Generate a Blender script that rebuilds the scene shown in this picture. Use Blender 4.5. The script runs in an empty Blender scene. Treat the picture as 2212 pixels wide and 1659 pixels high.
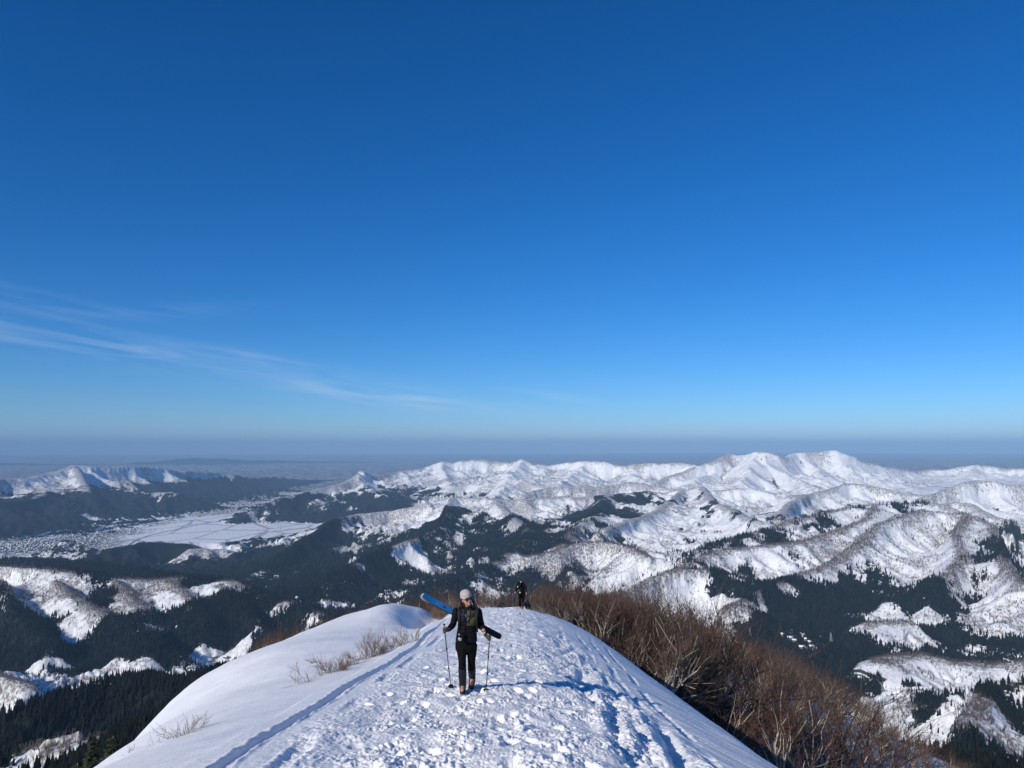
import bpy, bmesh, math, random
import numpy as np
from mathutils import Vector, Matrix, Euler

# ------------------------------------------------------------------ camera
SC = bpy.context.scene
COL = SC.collection
R = math.radians
FPX = 1661.2                      # focal length in survey units (frame 2212 wide)
PITCH = math.atan((965.6-829.5)/FPX)
CAMZ = 1.6
cam_d = bpy.data.cameras.new('camera'); cam = bpy.data.objects.new('camera', cam_d); COL.objects.link(cam)
cam_d.sensor_width = 36; cam_d.lens = 36*FPX/2212
cam_d.clip_start = 0.1; cam_d.clip_end = 300000
cam.location = (0, 0, CAMZ); cam.rotation_euler = (math.pi/2+PITCH, 0, 0)
SC.camera = cam
# ------------------------------------------------------------------ view, sun, sky
SC.view_settings.view_transform = 'Standard'; SC.view_settings.look = 'None'
SC.view_settings.exposure = 0.0; SC.view_settings.gamma = 1
SC.render.engine = 'CYCLES'
SC.cycles.use_denoising = True
SC.cycles.max_bounces = 6; SC.cycles.volume_bounces = 0
SC.cycles.transparent_max_bounces = 4
SC.cycles.use_adaptive_sampling = True; SC.cycles.adaptive_threshold = 0.015
SUN_EL, SUN_AZ = 28.0, 219.0      # azimuth clockwise from +Y (view direction): behind, to the left
sd = Vector((math.sin(R(SUN_AZ))*math.cos(R(SUN_EL)), math.cos(R(SUN_AZ))*math.cos(R(SUN_EL)), math.sin(R(SUN_EL))))
sl = bpy.data.lights.new('sun', 'SUN'); so = bpy.data.objects.new('sun', sl); COL.objects.link(so)
sl.energy = 4.4; sl.angle = R(0.53); sl.color = (1.0, 0.93, 0.82)
so.rotation_euler = sd.to_track_quat('Z', 'Y').to_euler(); so.location = (-40, -60, 60)
W = bpy.data.worlds.new('World'); SC.world = W; W.use_nodes = True
def build_world():
    nt = W.node_tree; N = nt.nodes; L = nt.links; N.clear()
    out = N.new('ShaderNodeOutputWorld'); bg = N.new('ShaderNodeBackground')
    sky = N.new('ShaderNodeTexSky'); sky.sky_type = 'NISHITA'; sky.sun_disc = False
    sky.sun_elevation = R(SUN_EL); sky.sun_rotation = R(SUN_AZ)
    sky.altitude = 1000; sky.air_density = 1.0; sky.dust_density = 0.0; sky.ozone_density = 10.0
    hs = N.new('ShaderNodeHueSaturation'); hs.inputs['Saturation'].default_value = 1.12
    hs.inputs['Value'].default_value = 1.0
    gm = N.new('ShaderNodeGamma'); gm.inputs[1].default_value = 1.10; L.new(sky.outputs[0], gm.inputs[0]); L.new(gm.outputs[0], hs.inputs['Color'])
    # thin cirrus: stretched noise on the view direction, only in a few parts of the sky
    tc = N.new('ShaderNodeTexCoord'); sep = N.new('ShaderNodeSeparateXYZ'); L.new(tc.outputs['Generated'], sep.inputs[0])
    def math_(op, a, b=None, c=None, clamp=False):
        m = N.new('ShaderNodeMath'); m.operation = op; m.use_clamp = clamp
        for i, v in enumerate((a, b, c)):
            if v is None: continue
            if isinstance(v, (int, float)): m.inputs[i].default_value = v
            else: L.new(v, m.inputs[i])
        return m.outputs[0]
    az = math_('ARCTAN2', sep.outputs['X'], sep.outputs['Y'])
    el = math_('ARCSINE', sep.outputs['Z'])
    cb = N.new('ShaderNodeCombineXYZ')
    tilt = math_('ADD', el, math_('MULTIPLY', az, 0.13))
    L.new(math_('MULTIPLY', az, 7.0), cb.inputs[0]); L.new(math_('MULTIPLY', tilt, 85.0), cb.inputs[1])
    nz = N.new('ShaderNodeTexNoise'); nz.inputs['Scale'].default_value = 1.0; nz.inputs['Detail'].default_value = 7
    nz.inputs['Roughness'].default_value = 0.55; nz.inputs['Distortion'].default_value = 0.7
    L.new(cb.outputs[0], nz.inputs['Vector'])
    tot = None
    for a0, e0, sa, se, sl_, w in CIRRUS:
        da = math_('DIVIDE', math_('SUBTRACT', az, a0), sa)
        ec = math_('ADD', math_('MULTIPLY', math_('SUBTRACT', az, a0), sl_), e0)
        de = math_('DIVIDE', math_('SUBTRACT', el, ec), se)
        g = math_('EXPONENT', math_('MULTIPLY', math_('ADD', math_('MULTIPLY', da, da), math_('MULTIPLY', de, de)), -1.0))
        g = math_('MULTIPLY', g, w)
        tot = g if tot is None else math_('ADD', tot, g)
    mr = N.new('ShaderNodeMapRange'); mr.inputs['From Min'].default_value = 0.38; mr.inputs['From Max'].default_value = 0.72
    L.new(nz.outputs['Fac'], mr.inputs['Value'])
    cf = math_('MULTIPLY', tot, mr.outputs[0], clamp=True)
    mx = N.new('ShaderNodeMix'); mx.data_type = 'RGBA'
    L.new(cf, mx.inputs['Factor']); L.new(hs.outputs[0], mx.inputs[6]); mx.inputs[7].default_value = (7.5, 8.6, 10.2, 1)
    L.new(mx.outputs[2], bg.inputs['Color']); bg.inputs['Strength'].default_value = 0.092
    L.new(bg.outputs[0], out.inputs['Surface'])

def ray(u, v):
    """survey bearing of a point read off at (u, v): unit vector in the world"""
    dx, up = (u-1106)/FPX, -(v-829.5)/FPX
    return np.array([dx, math.cos(PITCH)-up*math.sin(PITCH), math.sin(PITCH)+up*math.cos(PITCH)])
def P(u, v, r):
    d = ray(u, v); k = r/d[1]
    return (d[0]*k, d[1]*k, CAMZ+d[2]*k)
def cir(u, v, su, sv, slope, w):
    d = ray(u, v); a = math.atan2(d[0], d[1]); e = math.asin(d[2]/np.linalg.norm(d))
    return (a, e, su/FPX, sv/FPX, -slope, w)
CIRRUS = [cir(60, 722, 340, 24, 0.09, .23), cir(560, 775, 80, 10, 0.16, .27), cir(660, 826, 360, 30, 0.14, .26),
          cir(920, 868, 200, 14, 0.11, .24), cir(1190, 855, 90, 8, 0.13, .26), cir(60, 650, 160, 26, 0.15, .11), cir(350, 675, 150, 14, -0.12, .12)]
build_world()

# ------------------------------------------------------------------ numpy noise
_rng = np.random.RandomState(7)
_perm = _rng.permutation(4096)
_g = _rng.rand(4096)*2*math.pi
_gx, _gy = np.cos(_g).astype(np.float32), np.sin(_g).astype(np.float32)
def perlin(x, y, seed=0):
    x = np.asarray(x, dtype=np.float64); y = np.asarray(y, dtype=np.float64)
    xi = np.floor(x); yi = np.floor(y)
    fx = (x-xi).astype(np.float32); fy = (y-yi).astype(np.float32)
    xi = xi.astype(np.int64)+seed*17; yi = yi.astype(np.int64)+seed*131
    def gr(ix, iy, dx, dy):
        h = _perm[(ix+_perm[iy & 4095]) & 4095]
        return _gx[h]*dx+_gy[h]*dy
    ux = fx*fx*fx*(fx*(fx*6-15)+10); uy = fy*fy*fy*(fy*(fy*6-15)+10)
    a = gr(xi, yi, fx, fy); b = gr(xi+1, yi, fx-1, fy); c = gr(xi, yi+1, fx, fy-1); d = gr(xi+1, yi+1, fx-1, fy-1)
    return ((a+(b-a)*ux)*(1-uy)+(c+(d-c)*ux)*uy)*1.5
def fbm(x, y, o, seed=0, gain=0.5, lac=2.03):
    s = 0; a = 1
    for i in range(o):
        s = s+a*perlin(x, y, seed+i); x = x*lac+13.7; y = y*lac+7.1; a *= gain
    return s
def ridged(x, y, o, seed=0, gain=0.5):
    s = 0; a = 1; w = 1
    for i in range(o):
        n = 1-np.abs(perlin(x, y, seed+i))*1.6; n = n*n
        s = s+a*n*w; w = np.clip(n, 0, 1); x = x*2.03+13.7; y = y*2.03+7.1; a *= gain
    return s
def sstep(a, b, x):
    t = np.clip((x-a)/(b-a), 0, 1); return t*t*(3-2*t)
def pchip(xk, yk, x):
    xk = np.asarray(xk, float); yk = np.asarray(yk, float)
    h = np.diff(xk); d = np.diff(yk)/h; m = np.zeros(len(xk))
    m[1:-1] = np.where(d[:-1]*d[1:] > 0, 2*d[:-1]*d[1:]/(d[:-1]+d[1:]+1e-12), 0); m[0] = d[0]; m[-1] = d[-1]
    i = np.clip(np.searchsorted(xk, x)-1, 0, len(h)-1); t = (x-xk[i])/h[i]
    lo = t < 0; hi = t > 1
    tt = np.clip(t, 0, 1); h00 = 2*tt**3-3*tt**2+1; h10 = tt**3-2*tt**2+tt; h01 = 1-h00; h11 = tt**3-tt**2
    v = h00*yk[i]+h10*h[i]*m[i]+h01*yk[i+1]+h11*h[i]*m[i+1]
    v = np.where(lo, yk[0]+m[0]*(x-xk[0]), v); return np.where(hi, yk[-1]+m[-1]*(x-xk[-1]), v)
# ------------------------------------------------------------------ the snow ridge one walks on (r < 60 m)
YS = [-60, 0, 8, 14, 22, 32, 40, 45, 49, 54, 62, 80]
ZC = [11.5, 0.0, -1.47, -2.56, -3.98, -5.55, -6.72, -7.50, -8.5, -10.3, -14.2, -24.0]
# cross profiles: drop below the crest for offsets from it, at a few stations
PX = [-40, -24, -17, -12.5, -9, -7, -5.4, -4.3, -3.6, -2.4, -1, 0, 0.8, 1.6, 2.6, 4.0, 5.8, 8, 12, 20, 40]
PROF = {
   0: [34, 17.5, 10.6, 5.9, 2.85, 1.64, .98, .72, .28, .10, .02, 0, .06, .28, .65, 1.22, 2.20, 3.9, 7.9, 14.5, 29],
  16: [31, 16.0, 9.6, 5.1, 2.35, 1.42, .97, .74, .28, .10, .02, 0, .06, .28, .66, 1.27, 2.22, 4.0, 8.1, 15.0, 30],
  25: [31, 15.0, 8.6, 3.6, 1.75, 1.22, .97, .74, .28, .10, .02, 0, .06, .26, .62, 1.22, 2.20, 4.1, 8.5, 15.6, 30],
  34: [30, 13.0, 6.6, 1.9, 0.85, 0.72, .72, .62, .28, .10, .02, 0, .06, .26, .62, 1.22, 2.30, 4.5, 9.2, 16.5, 31],
  48: [24, 10.5, 5.2, 1.9, 0.30, -.10, .10, .60, .40, .10, .05, 0, .08, .28, .66, 1.30, 2.60, 5.3, 10.4, 17.5, 32],
}
def near_smooth(x, y):
    zc = pchip(YS, ZC, y)
    ks = sorted(PROF); pr = [pchip(PX, PROF[k], x) for k in ks]
    out = pr[0].copy()
    for i in range(len(ks)-1):
        t = sstep(ks[i], ks[i+1], y); out = np.where(y > ks[i], pr[i]*(1-t)+pr[i+1]*t, out)
    return zc-out

def near_detail(x, y):
    """trodden path, ski tracks, wind crust, clods: metres, added to the smooth ridge"""
    r = np.hypot(x, y)
    fade = 1-sstep(58, 75, r)
    wob = 0.35*perlin(y/6.0, x*0+3.3, 5)
    path = sstep(-2.35, -1.5, x-wob)*(1-sstep(1.3, 2.1, x-wob*0.6-0.010*y))
    path2 = sstep(-2.9, -2.3, x-wob)*(1-sstep(1.6, 3.0, x-wob))
    # wind-blown and crusty everywhere, streaks running down the flanks
    z = 0.05*perlin(x/3.1, y/4.5, 11)+0.018*perlin(x/1.0, y/1.5, 12)
    rs = sstep(1.0, 3.0, x)
    st = (x*0.55+y*0.83)   # across the wind streaks
    sa = (x*0.83-y*0.55)
    z += rs*(0.026*perlin(sa/2.6, st/0.22, 13)+0.011*perlin(sa/1.1, st/0.07, 14)+0.003*perlin(x/.05, y/.05, 15))
    ls = 1-sstep(-4.2, -3.4, x)
    z += ls*(0.007*perlin((x*.6+y*.8)/.5, (x*.8-y*.6)/.14, 20)+0.034*perlin((x*.8+y*.6)/1.4, (x*.6-y*.8)/.22, 18)*sstep(-.1,.35,perlin(x/3,y/4,19))+0.05*perlin((x*.8+y*.6)/5.0, (x*.6-y*.8)/1.3, 16)+0.004*perlin(x/.3, y/.25, 17))
    # trodden snow: clods and holes
    lump = np.abs(perlin(x/.34+2, y/.42, 21)); lump2 = np.abs(perlin(x/.15, y/.19, 22)); lump3 = perlin(x/.065, y/.08, 23)
    md = .35+.9*sstep(-.25, .35, perlin(x/.8, y/1.2, 26)); md2 = .3+1.0*sstep(-.2, .3, perlin(x/.45+7, y/.7, 27))
    cr1 = 1-np.abs(perlin(x/.085, y/.10, 33))*2; cr2 = 1-np.abs(perlin(x/.048+3, y/.055, 34))*2
    pw = np.maximum(path, .5*path2)*(1-sstep(26, 40, y)*.6)
    z += pw*(0.017*cr1*md2+0.011*cr2*(.4+.6*md))
    z += path*(0.030*(lump-.32)*md+0.022*(lump2-.3)*md2+0.010*lump3*md2+0.03*perlin((x+.3*y)/.30, y/.55, 29)+0.012*perlin(x/.035, y/.045, 28)*md2+0.05*perlin(x/.85, y/1.1, 24))
    z += path2*(1-path)*(0.05*(lump-.3)*sstep(-.1, .3, perlin(x/.9, y/1.6, 25))+0.012*lump3)
    z += path*0.0-0.07*path
    # shoulder churned right of the path: broken steps and grooves running along
    sh = sstep(1.0, 1.5, x-wob*.6)*(1-sstep(2.1, 3.0, x-wob*.4+0.012*(y-12)))*(1-sstep(24, 34, y))
    z += sh*((.10+.10*(1-sstep(11,17,y)))*perlin((x-.12*y)/.36, y/1.7, 31)-0.04*np.abs(perlin(x/.2, y/.3, 32))+0.02*lump3)
    # ski tracks
    def groove(xc, w, dep, berm=.35):
        t = (x-xc)/w
        return -dep*np.exp(-t**4)+dep*berm*np.exp(-((np.abs(t)-1.55)/.35)**2)*(0.6+0.8*perlin(y/.3, x/.2, 41))
    near_f = 1-sstep(30, 40, y)
    xc = -3.02+.05*np.sin(y*.35)+0.05*perlin(y/2., 0*y, 42)
    z += near_f*(groove(xc, .105, .075)+0.012*np.exp(-((x-xc)/.5)**2)*lump2)
    z += near_f*groove(-2.25+.10*np.sin(y*.22+1)-0.01*y, .10, .05)*(sstep(-.2, .2, perlin(y/3, x*0, 43)))
    for k, (x0, sl_) in enumerate(((1.75, .045), (2.15, .052), (2.6, .058), (1.3, .03))):
        z += near_f*groove(x0+sl_*(y-8)+.06*np.sin(y*.5+k), .09, .05)*sstep(-.3, .2, perlin(y/2.2+9*k, x*0, 44+k))
    # gully with shaded ice at the far left of the brow
    z += -0.9*np.exp(-((x+4.6)/1.1)**2-((y-41.5)/2.6)**2)+0.35*np.exp(-((x+6.6)/1.3)**2-((y-42)/3)**2)
    # footprints
    return z*fade
_fr = np.random.RandomState(31)
def footprints(X, Y, Z):
    n = 330
    fy = 4+42*_fr.rand(n)**1.3; fx = _fr.normal(-.3, .85, n); fa = _fr.normal(0, .25, n); fd = _fr.uniform(.025, .085, n)
    keep = np.abs(fx+.3) < 2.2
    for a, b, ang, dep in zip(fx[keep], fy[keep], fa[keep], fd[keep]):
        rr = math.hypot(a, b); i0 = np.searchsorted(RR, rr-.45); i1 = np.searchsorted(RR, rr+.45)
        th = math.atan2(a, b); j0 = np.searchsorted(AZ, th-.5/rr); j1 = np.searchsorted(AZ, th+.5/rr)
        xs = X[i0:i1, j0:j1]-a; ys = Y[i0:i1, j0:j1]-b
        c, s = math.cos(ang), math.sin(ang); xl = xs*c+ys*s; yl = -xs*s+ys*c
        q = np.sqrt((xl/.075)**2+(yl/.16)**2)
        Z[i0:i1, j0:j1] += -dep*(1-sstep(.55, 1.3, q))+dep*.14*np.exp(-((q-1.4)/.3)**2)
    return Z

# ------------------------------------------------------------------ ridges: (bearing u, v, distance r)
def RG(pts, sl=.42, lam=900, amp=.34, w=28, cr=0, world=False, crest=1.0, lx=0):
    return dict(p=np.array(pts if world else [P(*q) for q in pts]), sl=sl, lam=lam, amp=amp, w=w, cr=cr, crest=crest, lx=lx)
RIDGES = [
 # main range on the skyline
 RG([(782,1018,10800),(804,1027,11400),(854,1020,12300),(871,1016,12500),(904,1012,12800),(937,1004,13000),(957,996,13000),(977,999,13100),(1024,992,13200),(1044,992,13200),(1071,996,13300),(1104,999,13000),(1126,991,12600),(1147,999,12700),(1187,1004,12900),(1221,999,12500),(1247,997,12200),(1271,995,12000),(1304,996,11800),(1324,1002,11800),(1347,1006,11700),(1371,1003,11500),(1404,999,11500),(1471,999,11500),(1505,1004,11400)], sl=.5, lam=1300, amp=.42),
 RG([(1400,1052,8600),(1440,1030,9000),(1505,1006,9300),(1542,994,9500),(1575,980,9800),(1592,985,9900),(1608,982,9600),(1632,976,9300),(1655,976,9300),(1675,982,9300),(1698,987,9500),(1713,978,9800),(1752,977,9900),(1768,974,9900),(1805,972,9900),(1822,981,9900),(1868,996,10100),(1908,1007,10300),(1952,1012,10600),(1975,1017,10800),(2008,1014,11000),(2042,1013,11000),(2075,1007,11000),(2108,1003,11000),(2142,1006,11000),(2175,1011,11000),(2212,1011,10800),(2330,1000,10800),(2480,1010,10500)], sl=.5, lam=1100, amp=.42),
 RG([(1632,976,9300),(1625,1000,8600),(1600,1035,7900),(1560,1050,7500)], sl=.55, lam=600, crest=0, w=70),
 RG([(1655,976,9300),(1700,1010,8700),(1760,1040,8000),(1800,1055,7700)], sl=.5, lam=600, crest=0, w=70),
 RG([(1752,977,9900),(1760,1000,9300),(1790,1030,8800)], sl=.5, lam=600, crest=0, w=70),
 RG([(1822,981,9900),(1870,1020,9200),(1950,1045,8600),(1990,1062,8200)], sl=.45, lam=600, crest=0, w=70),
 RG([(1575,980,9800),(1530,1015,9000),(1480,1040,8500),(1440,1056,8100)], sl=.5, lam=600, crest=0, w=70),
 RG([(2108,1003,11000),(2100,1030,9800),(2050,1050,9000)], sl=.45, lam=700, crest=0, w=70),
 # peak left of the range and the ridge running down to the plain
 RG([(782,1018,10800),(760,1034,10500),(737,1044,10200),(683,1056,9800),(643,1067,9500),(600,1076,9200),(550,1099,8900),(520,1118,8700)], sl=.48, lam=800, amp=.45),
 RG([(782,1018,10800),(800,1050,9800),(830,1075,9100),(850,1092,8600)], sl=.5, lam=600, amp=.4, crest=0, w=70),
 RG([(871,1016,12500),(890,1040,11200),(905,1060,10300),(880,1085,9300)], sl=.5, lam=700, amp=.4, crest=0, w=70),
 RG([(760,1034,10500),(730,1075,9600),(700,1105,8900)], sl=.5, lam=600, amp=.4, crest=0, w=70),
 RG([(957,996,13000),(965,1025,11400),(971,1042,10200),(1037,1029,9800),(1097,1026,9700),(1130,1030,9600),(1164,1050,9200),(1180,1062,8800)], sl=.48, lam=800, amp=.4, crest=0, w=70),
 RG([(1126,991,12600),(1100,1012,11000),(1097,1026,9700),(1080,1050,8800),(1060,1066,8200)], sl=.5, lam=600, amp=.4, crest=0, w=70),
 RG([(1271,995,12000),(1240,1015,10800),(1220,1035,9600),(1200,1050,8800)], sl=.5, lam=700, amp=.4, crest=0, w=70),
 RG([(1347,1006,11700),(1380,1030,10500),(1400,1042,9600)], sl=.5, lam=700, amp=.4, crest=0, w=70),
 RG([(1131,1072,7300),(1154,1058,7500),(1187,1052,7600),(1254,1052,7700),(1321,1047,7900),(1361,1040,8000),(1387,1042,8000),(1421,1051,8000),(1475,1058,7600)], sl=.42, lam=700),
 RG([(1440,1062,7000),(1475,1057,7000),(1518,1051,7000),(1552,1059,7000),(1592,1054,7000),(1635,1056,7000),(1665,1063,7000),(1702,1069,7000),(1742,1067,7100),(1792,1056,7300),(1828,1043,7500),(1858,1044,7500),(1885,1048,7500),(1958,1066,7300)], sl=.40, lam=700),
 RG([(1518,1051,7000),(1540,1080,6200),(1590,1105,5500),(1640,1125,4900)], sl=.4, lam=500),
 RG([(1742,1067,7100),(1700,1090,6200),(1690,1110,5500)], sl=.4, lam=500),
 RG([(1475,1057,7000),(1440,1085,6300),(1424,1099,5900),(1371,1119,5400),(1321,1135,5000),(1290,1150,4700)], sl=.42, lam=500),
 RG([(1988,1076,6600),(2042,1056,6800),(2082,1041,6900),(2108,1036,7000),(2142,1039,7000),(2192,1046,7000),(2300,1050,6900),(2450,1040,6800)], sl=.42, lam=700),
 # middle ridge with the first conifers
 RG([(771,1109,6400),(837,1104,6400),(904,1091,6400),(954,1079,6400),(977,1073,6400),(1021,1073,6300),(1071,1078,6200),(1137,1076,6200),(1177,1074,6300),(1221,1068,6400),(1247,1074,6400),(1304,1069,6500),(1371,1061,6600),(1430,1062,6700)], sl=.36, lam=700, amp=.4),
 RG([(837,1104,6400),(771,1110,6200),(710,1122,5800),(690,1140,5650),(650,1168,5300),(610,1195,5000),(575,1225,4700)], sl=.5, lam=600, amp=.35),
 RG([(977,1073,6400),(960,1110,5400),(950,1140,4900),(900,1163,4600),(864,1172,4450),(800,1200,4200),(700,1250,3700)], sl=.36, lam=500, amp=.4),
 RG([(1071,1078,6200),(1110,1118,5200),(1144,1146,4700),(1120,1180,4200),(1071,1214,3900),(1037,1229,3700),(950,1260,3400)], sl=.36, lam=500, amp=.4),
 RG([(1304,1069,6500),(1290,1110,5300),(1240,1140,4700),(1204,1190,4000),(1137,1200,3900)], sl=.38, lam=500, amp=.4),
 RG([(1204,1190,4000),(1254,1169,4100),(1304,1169,4100),(1354,1177,4000),(1400,1200,3700)], sl=.4, lam=500, amp=.4),
 # right-hand mountains
 RG([(1762,1111,4300),(1832,1096,4300),(1892,1089,4350),(1995,1083,4400),(2042,1089,4300),(2092,1112,4100),(2142,1132,3900),(2212,1166,3700),(2300,1190,3500),(2450,1220,3300)], sl=.38, lam=600, amp=.30),
 RG([(2000,1090,5000),(2042,1086,5000),(2062,1082,5000),(2098,1087,4900),(2138,1109,4700),(2195,1129,4500),(2300,1150,4400)], sl=.4, lam=500),
 RG([(1832,1096,4300),(1762,1111,4150),(1708,1124,4000),(1675,1136,3900),(1600,1157,3700),(1540,1172,3600),(1480,1200,3400)], sl=.40, lam=450, amp=.3),
 RG([(1892,1089,4350),(1870,1120,3950),(1825,1140,3800),(1742,1166,3600),(1640,1178,3450),(1542,1188,3350),(1475,1222,3150),(1430,1240,3000)], sl=.42, lam=450, amp=.3),
 RG([(1995,1100,4100),(1900,1130,3850),(1870,1160,3650),(1808,1207,3350),(1768,1227,3200),(1708,1244,3080),(1668,1267,2950),(1615,1290,2800),(1575,1307,2700),(1542,1324,2600)], sl=.42, lam=400, amp=.3),
 RG([(2092,1112,4100),(2060,1150,3700),(2080,1200,3300),(2050,1240,3050),(2000,1270,2900)], sl=.42, lam=400, amp=.3),
 RG([(2142,1132,3900),(2160,1180,3400),(2180,1230,3000),(2212,1260,2800)], sl=.42, lam=400, amp=.3),
 RG([(1330,1292,2750),(1356,1277,2850),(1405,1248,2950),(1440,1235,3000),(1481,1226,3050),(1540,1228,3100)], sl=.42, lam=400, amp=.3),
 RG([(1560,1322,2480),(1584,1307,2500),(1604,1305,2520),(1628,1318,2540)], sl=.45, lam=300, amp=.1, w=90),
 RG([(1880,1342,2650),(1930,1339,2680),(1975,1339,2700),(2025,1347,2700),(2060,1365,2680)], sl=.5, lam=250, amp=.2),
 RG([(1905,1425,2150),(1942,1413,2200),(1992,1411,2230),(2058,1426,2200),(2142,1432,2150),(2250,1425,2100)], sl=.40, lam=250, amp=.2),
 RG([(1960,1540,1500),(2008,1506,1550),(2060,1490,1500),(2130,1480,1480),(2212,1467,1450),(2350,1450,1450)], sl=.40, lam=250, amp=.3),
 RG([(2130,1480,1480),(2080,1560,1220),(2060,1630,1050)], sl=.42, lam=200, amp=.3),
 # left range beyond the plain
 RG([(-120,1045,9000),(0,1033,9800),(60,1032,10200),(107,1021,10800),(163,1005,11500),(200,1007,11700),(240,1008,12000),(290,1008,12400),(333,1008,12800),(393,1019,13400),(450,1019,14200),(500,1024,15000),(547,1032,16000),(600,1029,17500),(650,1036,18500),(727,1037,20000),(800,1040,22000)], sl=.38, lam=1500, amp=.5, w=90),
 RG([(270,1084,10000),(300,1070,10200),(333,1063,10400),(370,1062,10400),(430,1080,10500),(490,1095,10700)], sl=.34, lam=700, amp=.4),
 RG([(0,1085,8200),(60,1080,8600),(107,1060,9400)], sl=.3, lam=700, amp=.4),
 RG([(163,1005,11500),(190,1060,9800),(220,1095,9200)], sl=.3, lam=700, amp=.4),
 RG([(-100,1120,7400),(-20,1125,7500),(60,1130,7600),(110,1142,7700)], sl=.3, lam=500, amp=.3),
 # hills rising from the plain
 RG([(90,1192,5650),(120,1172,5700),(143,1164,5750),(175,1174,5750),(200,1188,5750)], sl=.36, lam=300, amp=.2),
 RG([(245,1182,5500),(290,1175,5600),(340,1170,5750),(390,1172,5800),(425,1186,5700)], sl=.22, lam=400, amp=.2, w=160),
 RG([(-150,1204,4800),(0,1206,4700),(100,1210,4500),(200,1214,4350),(300,1228,4100),(360,1240,3900)], sl=.32, lam=500, amp=.3, w=100),
 # near left ridge with the white cliffs
 RG([(-150,1215,3500),(0,1222,3450),(100,1227,3400),(200,1236,3350),(267,1248,3350),(320,1250,3350),(367,1247,3350),(433,1245,3350),(500,1253,3250),(567,1280,3100),(667,1313,2900),(760,1350,2700),(830,1380,2600)], sl=.40, lam=420, amp=.4, w=50),
 RG([(110,1240,3350),(150,1280,3080),(207,1317,2850),(267,1334,2780),(317,1357,2650),(345,1390,2520)], sl=.52, lam=200, amp=.3, w=25),
 RG([(250,1255,3300),(285,1290,3050),(315,1318,2880)], sl=.5, lam=200, amp=.3, w=25),
 RG([(367,1250,3300),(400,1280,3080),(432,1310,2900),(450,1335,2780)], sl=.5, lam=200, amp=.3, w=25),
 RG([(480,1262,3200),(520,1300,2950),(560,1345,2750)], sl=.5, lam=200, amp=.3, w=25),
 RG([(0,1250,3300),(20,1290,3000),(60,1340,2750),(100,1370,2600)], sl=.55, lam=200, amp=.3, w=25),
 RG([(-100,1420,2200),(0,1455,2120),(60,1475,2080)], sl=.45, lam=200, amp=.3),
 # own mountain: flanks running down to the left and right
 RG([(560,1430,950),(467,1449,1150),(383,1470,1250),(333,1457,1330),(280,1457,1370),(233,1465,1360),(133,1495,1300),(60,1520,1250),(-60,1560,1200)], sl=.40, lam=180, amp=.35, w=30),
 RG([(500,1600,520),(400,1530,720),(300,1575,820),(210,1590,880),(90,1610,900),(0,1650,880),(-100,1690,850)], sl=.42, lam=120, amp=.3, w=30),
 RG([(0,-400,70),(0,-60,8),(0,0,-4),(0,45,-16),(3,62,-21)], sl=.7, lam=200, amp=.1, w=8, world=True),
 RG([(1106,1345,62),(1300,1350,82),(1451,1373,105),(1598,1408,130),(1700,1470,150),(1800,1545,170),(1900,1625,190),(2000,1700,210),(2150,1850,250)], sl=.34, lam=80, amp=.2, w=6, lx=.6),
 RG([(1106,1345,62),(930,1415,72),(780,1500,95),(660,1600,140),(560,1700,240),(500,1740,420)], sl=.72, lam=80, amp=.15, w=4),
 RG([(500,1740,420),(540,1560,700),(560,1430,950)], sl=.5, lam=100, amp=.2, w=10),
 RG([(2150,1850,250),(2050,1800,500),(1900,1760,900)], sl=.5, lam=100, amp=.2, w=10),
 # blue hills on the horizon
 RG([(-300,1000,36000),(0,1000,37000),(120,1002,37000),(250,1002,38000),(333,996,39000),(390,990,39500),(423,988,40000),(455,990,40000),(483,990,40000),(540,994,41000),(570,993,41000),(640,996,42000),(700,996,42000),(760,997,42000),(800,999,42000),(850,1003,42000),(900,1006,42000),(960,1008,42000)], sl=.14, lam=3000, amp=.4, w=400),
 RG([(-300,1020,30000),(0,1019,30000),(40,1021,30000),(110,1030,29000)], sl=.14, lam=3000, amp=.4, w=400),
]
def floor_z(x, y):
    az = np.arctan2(x, y); r = np.hypot(x, y)
    f = -850+160*sstep(-.02, .32, az)
    f = f+230*sstep(-.25, -.05, az)*sstep(6500, 9500, r)*(1-sstep(16000, 24000, r))
    f = f+80*(1-sstep(2400, 4500, r))*(1-sstep(-.02, .2, az))
    return f
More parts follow.
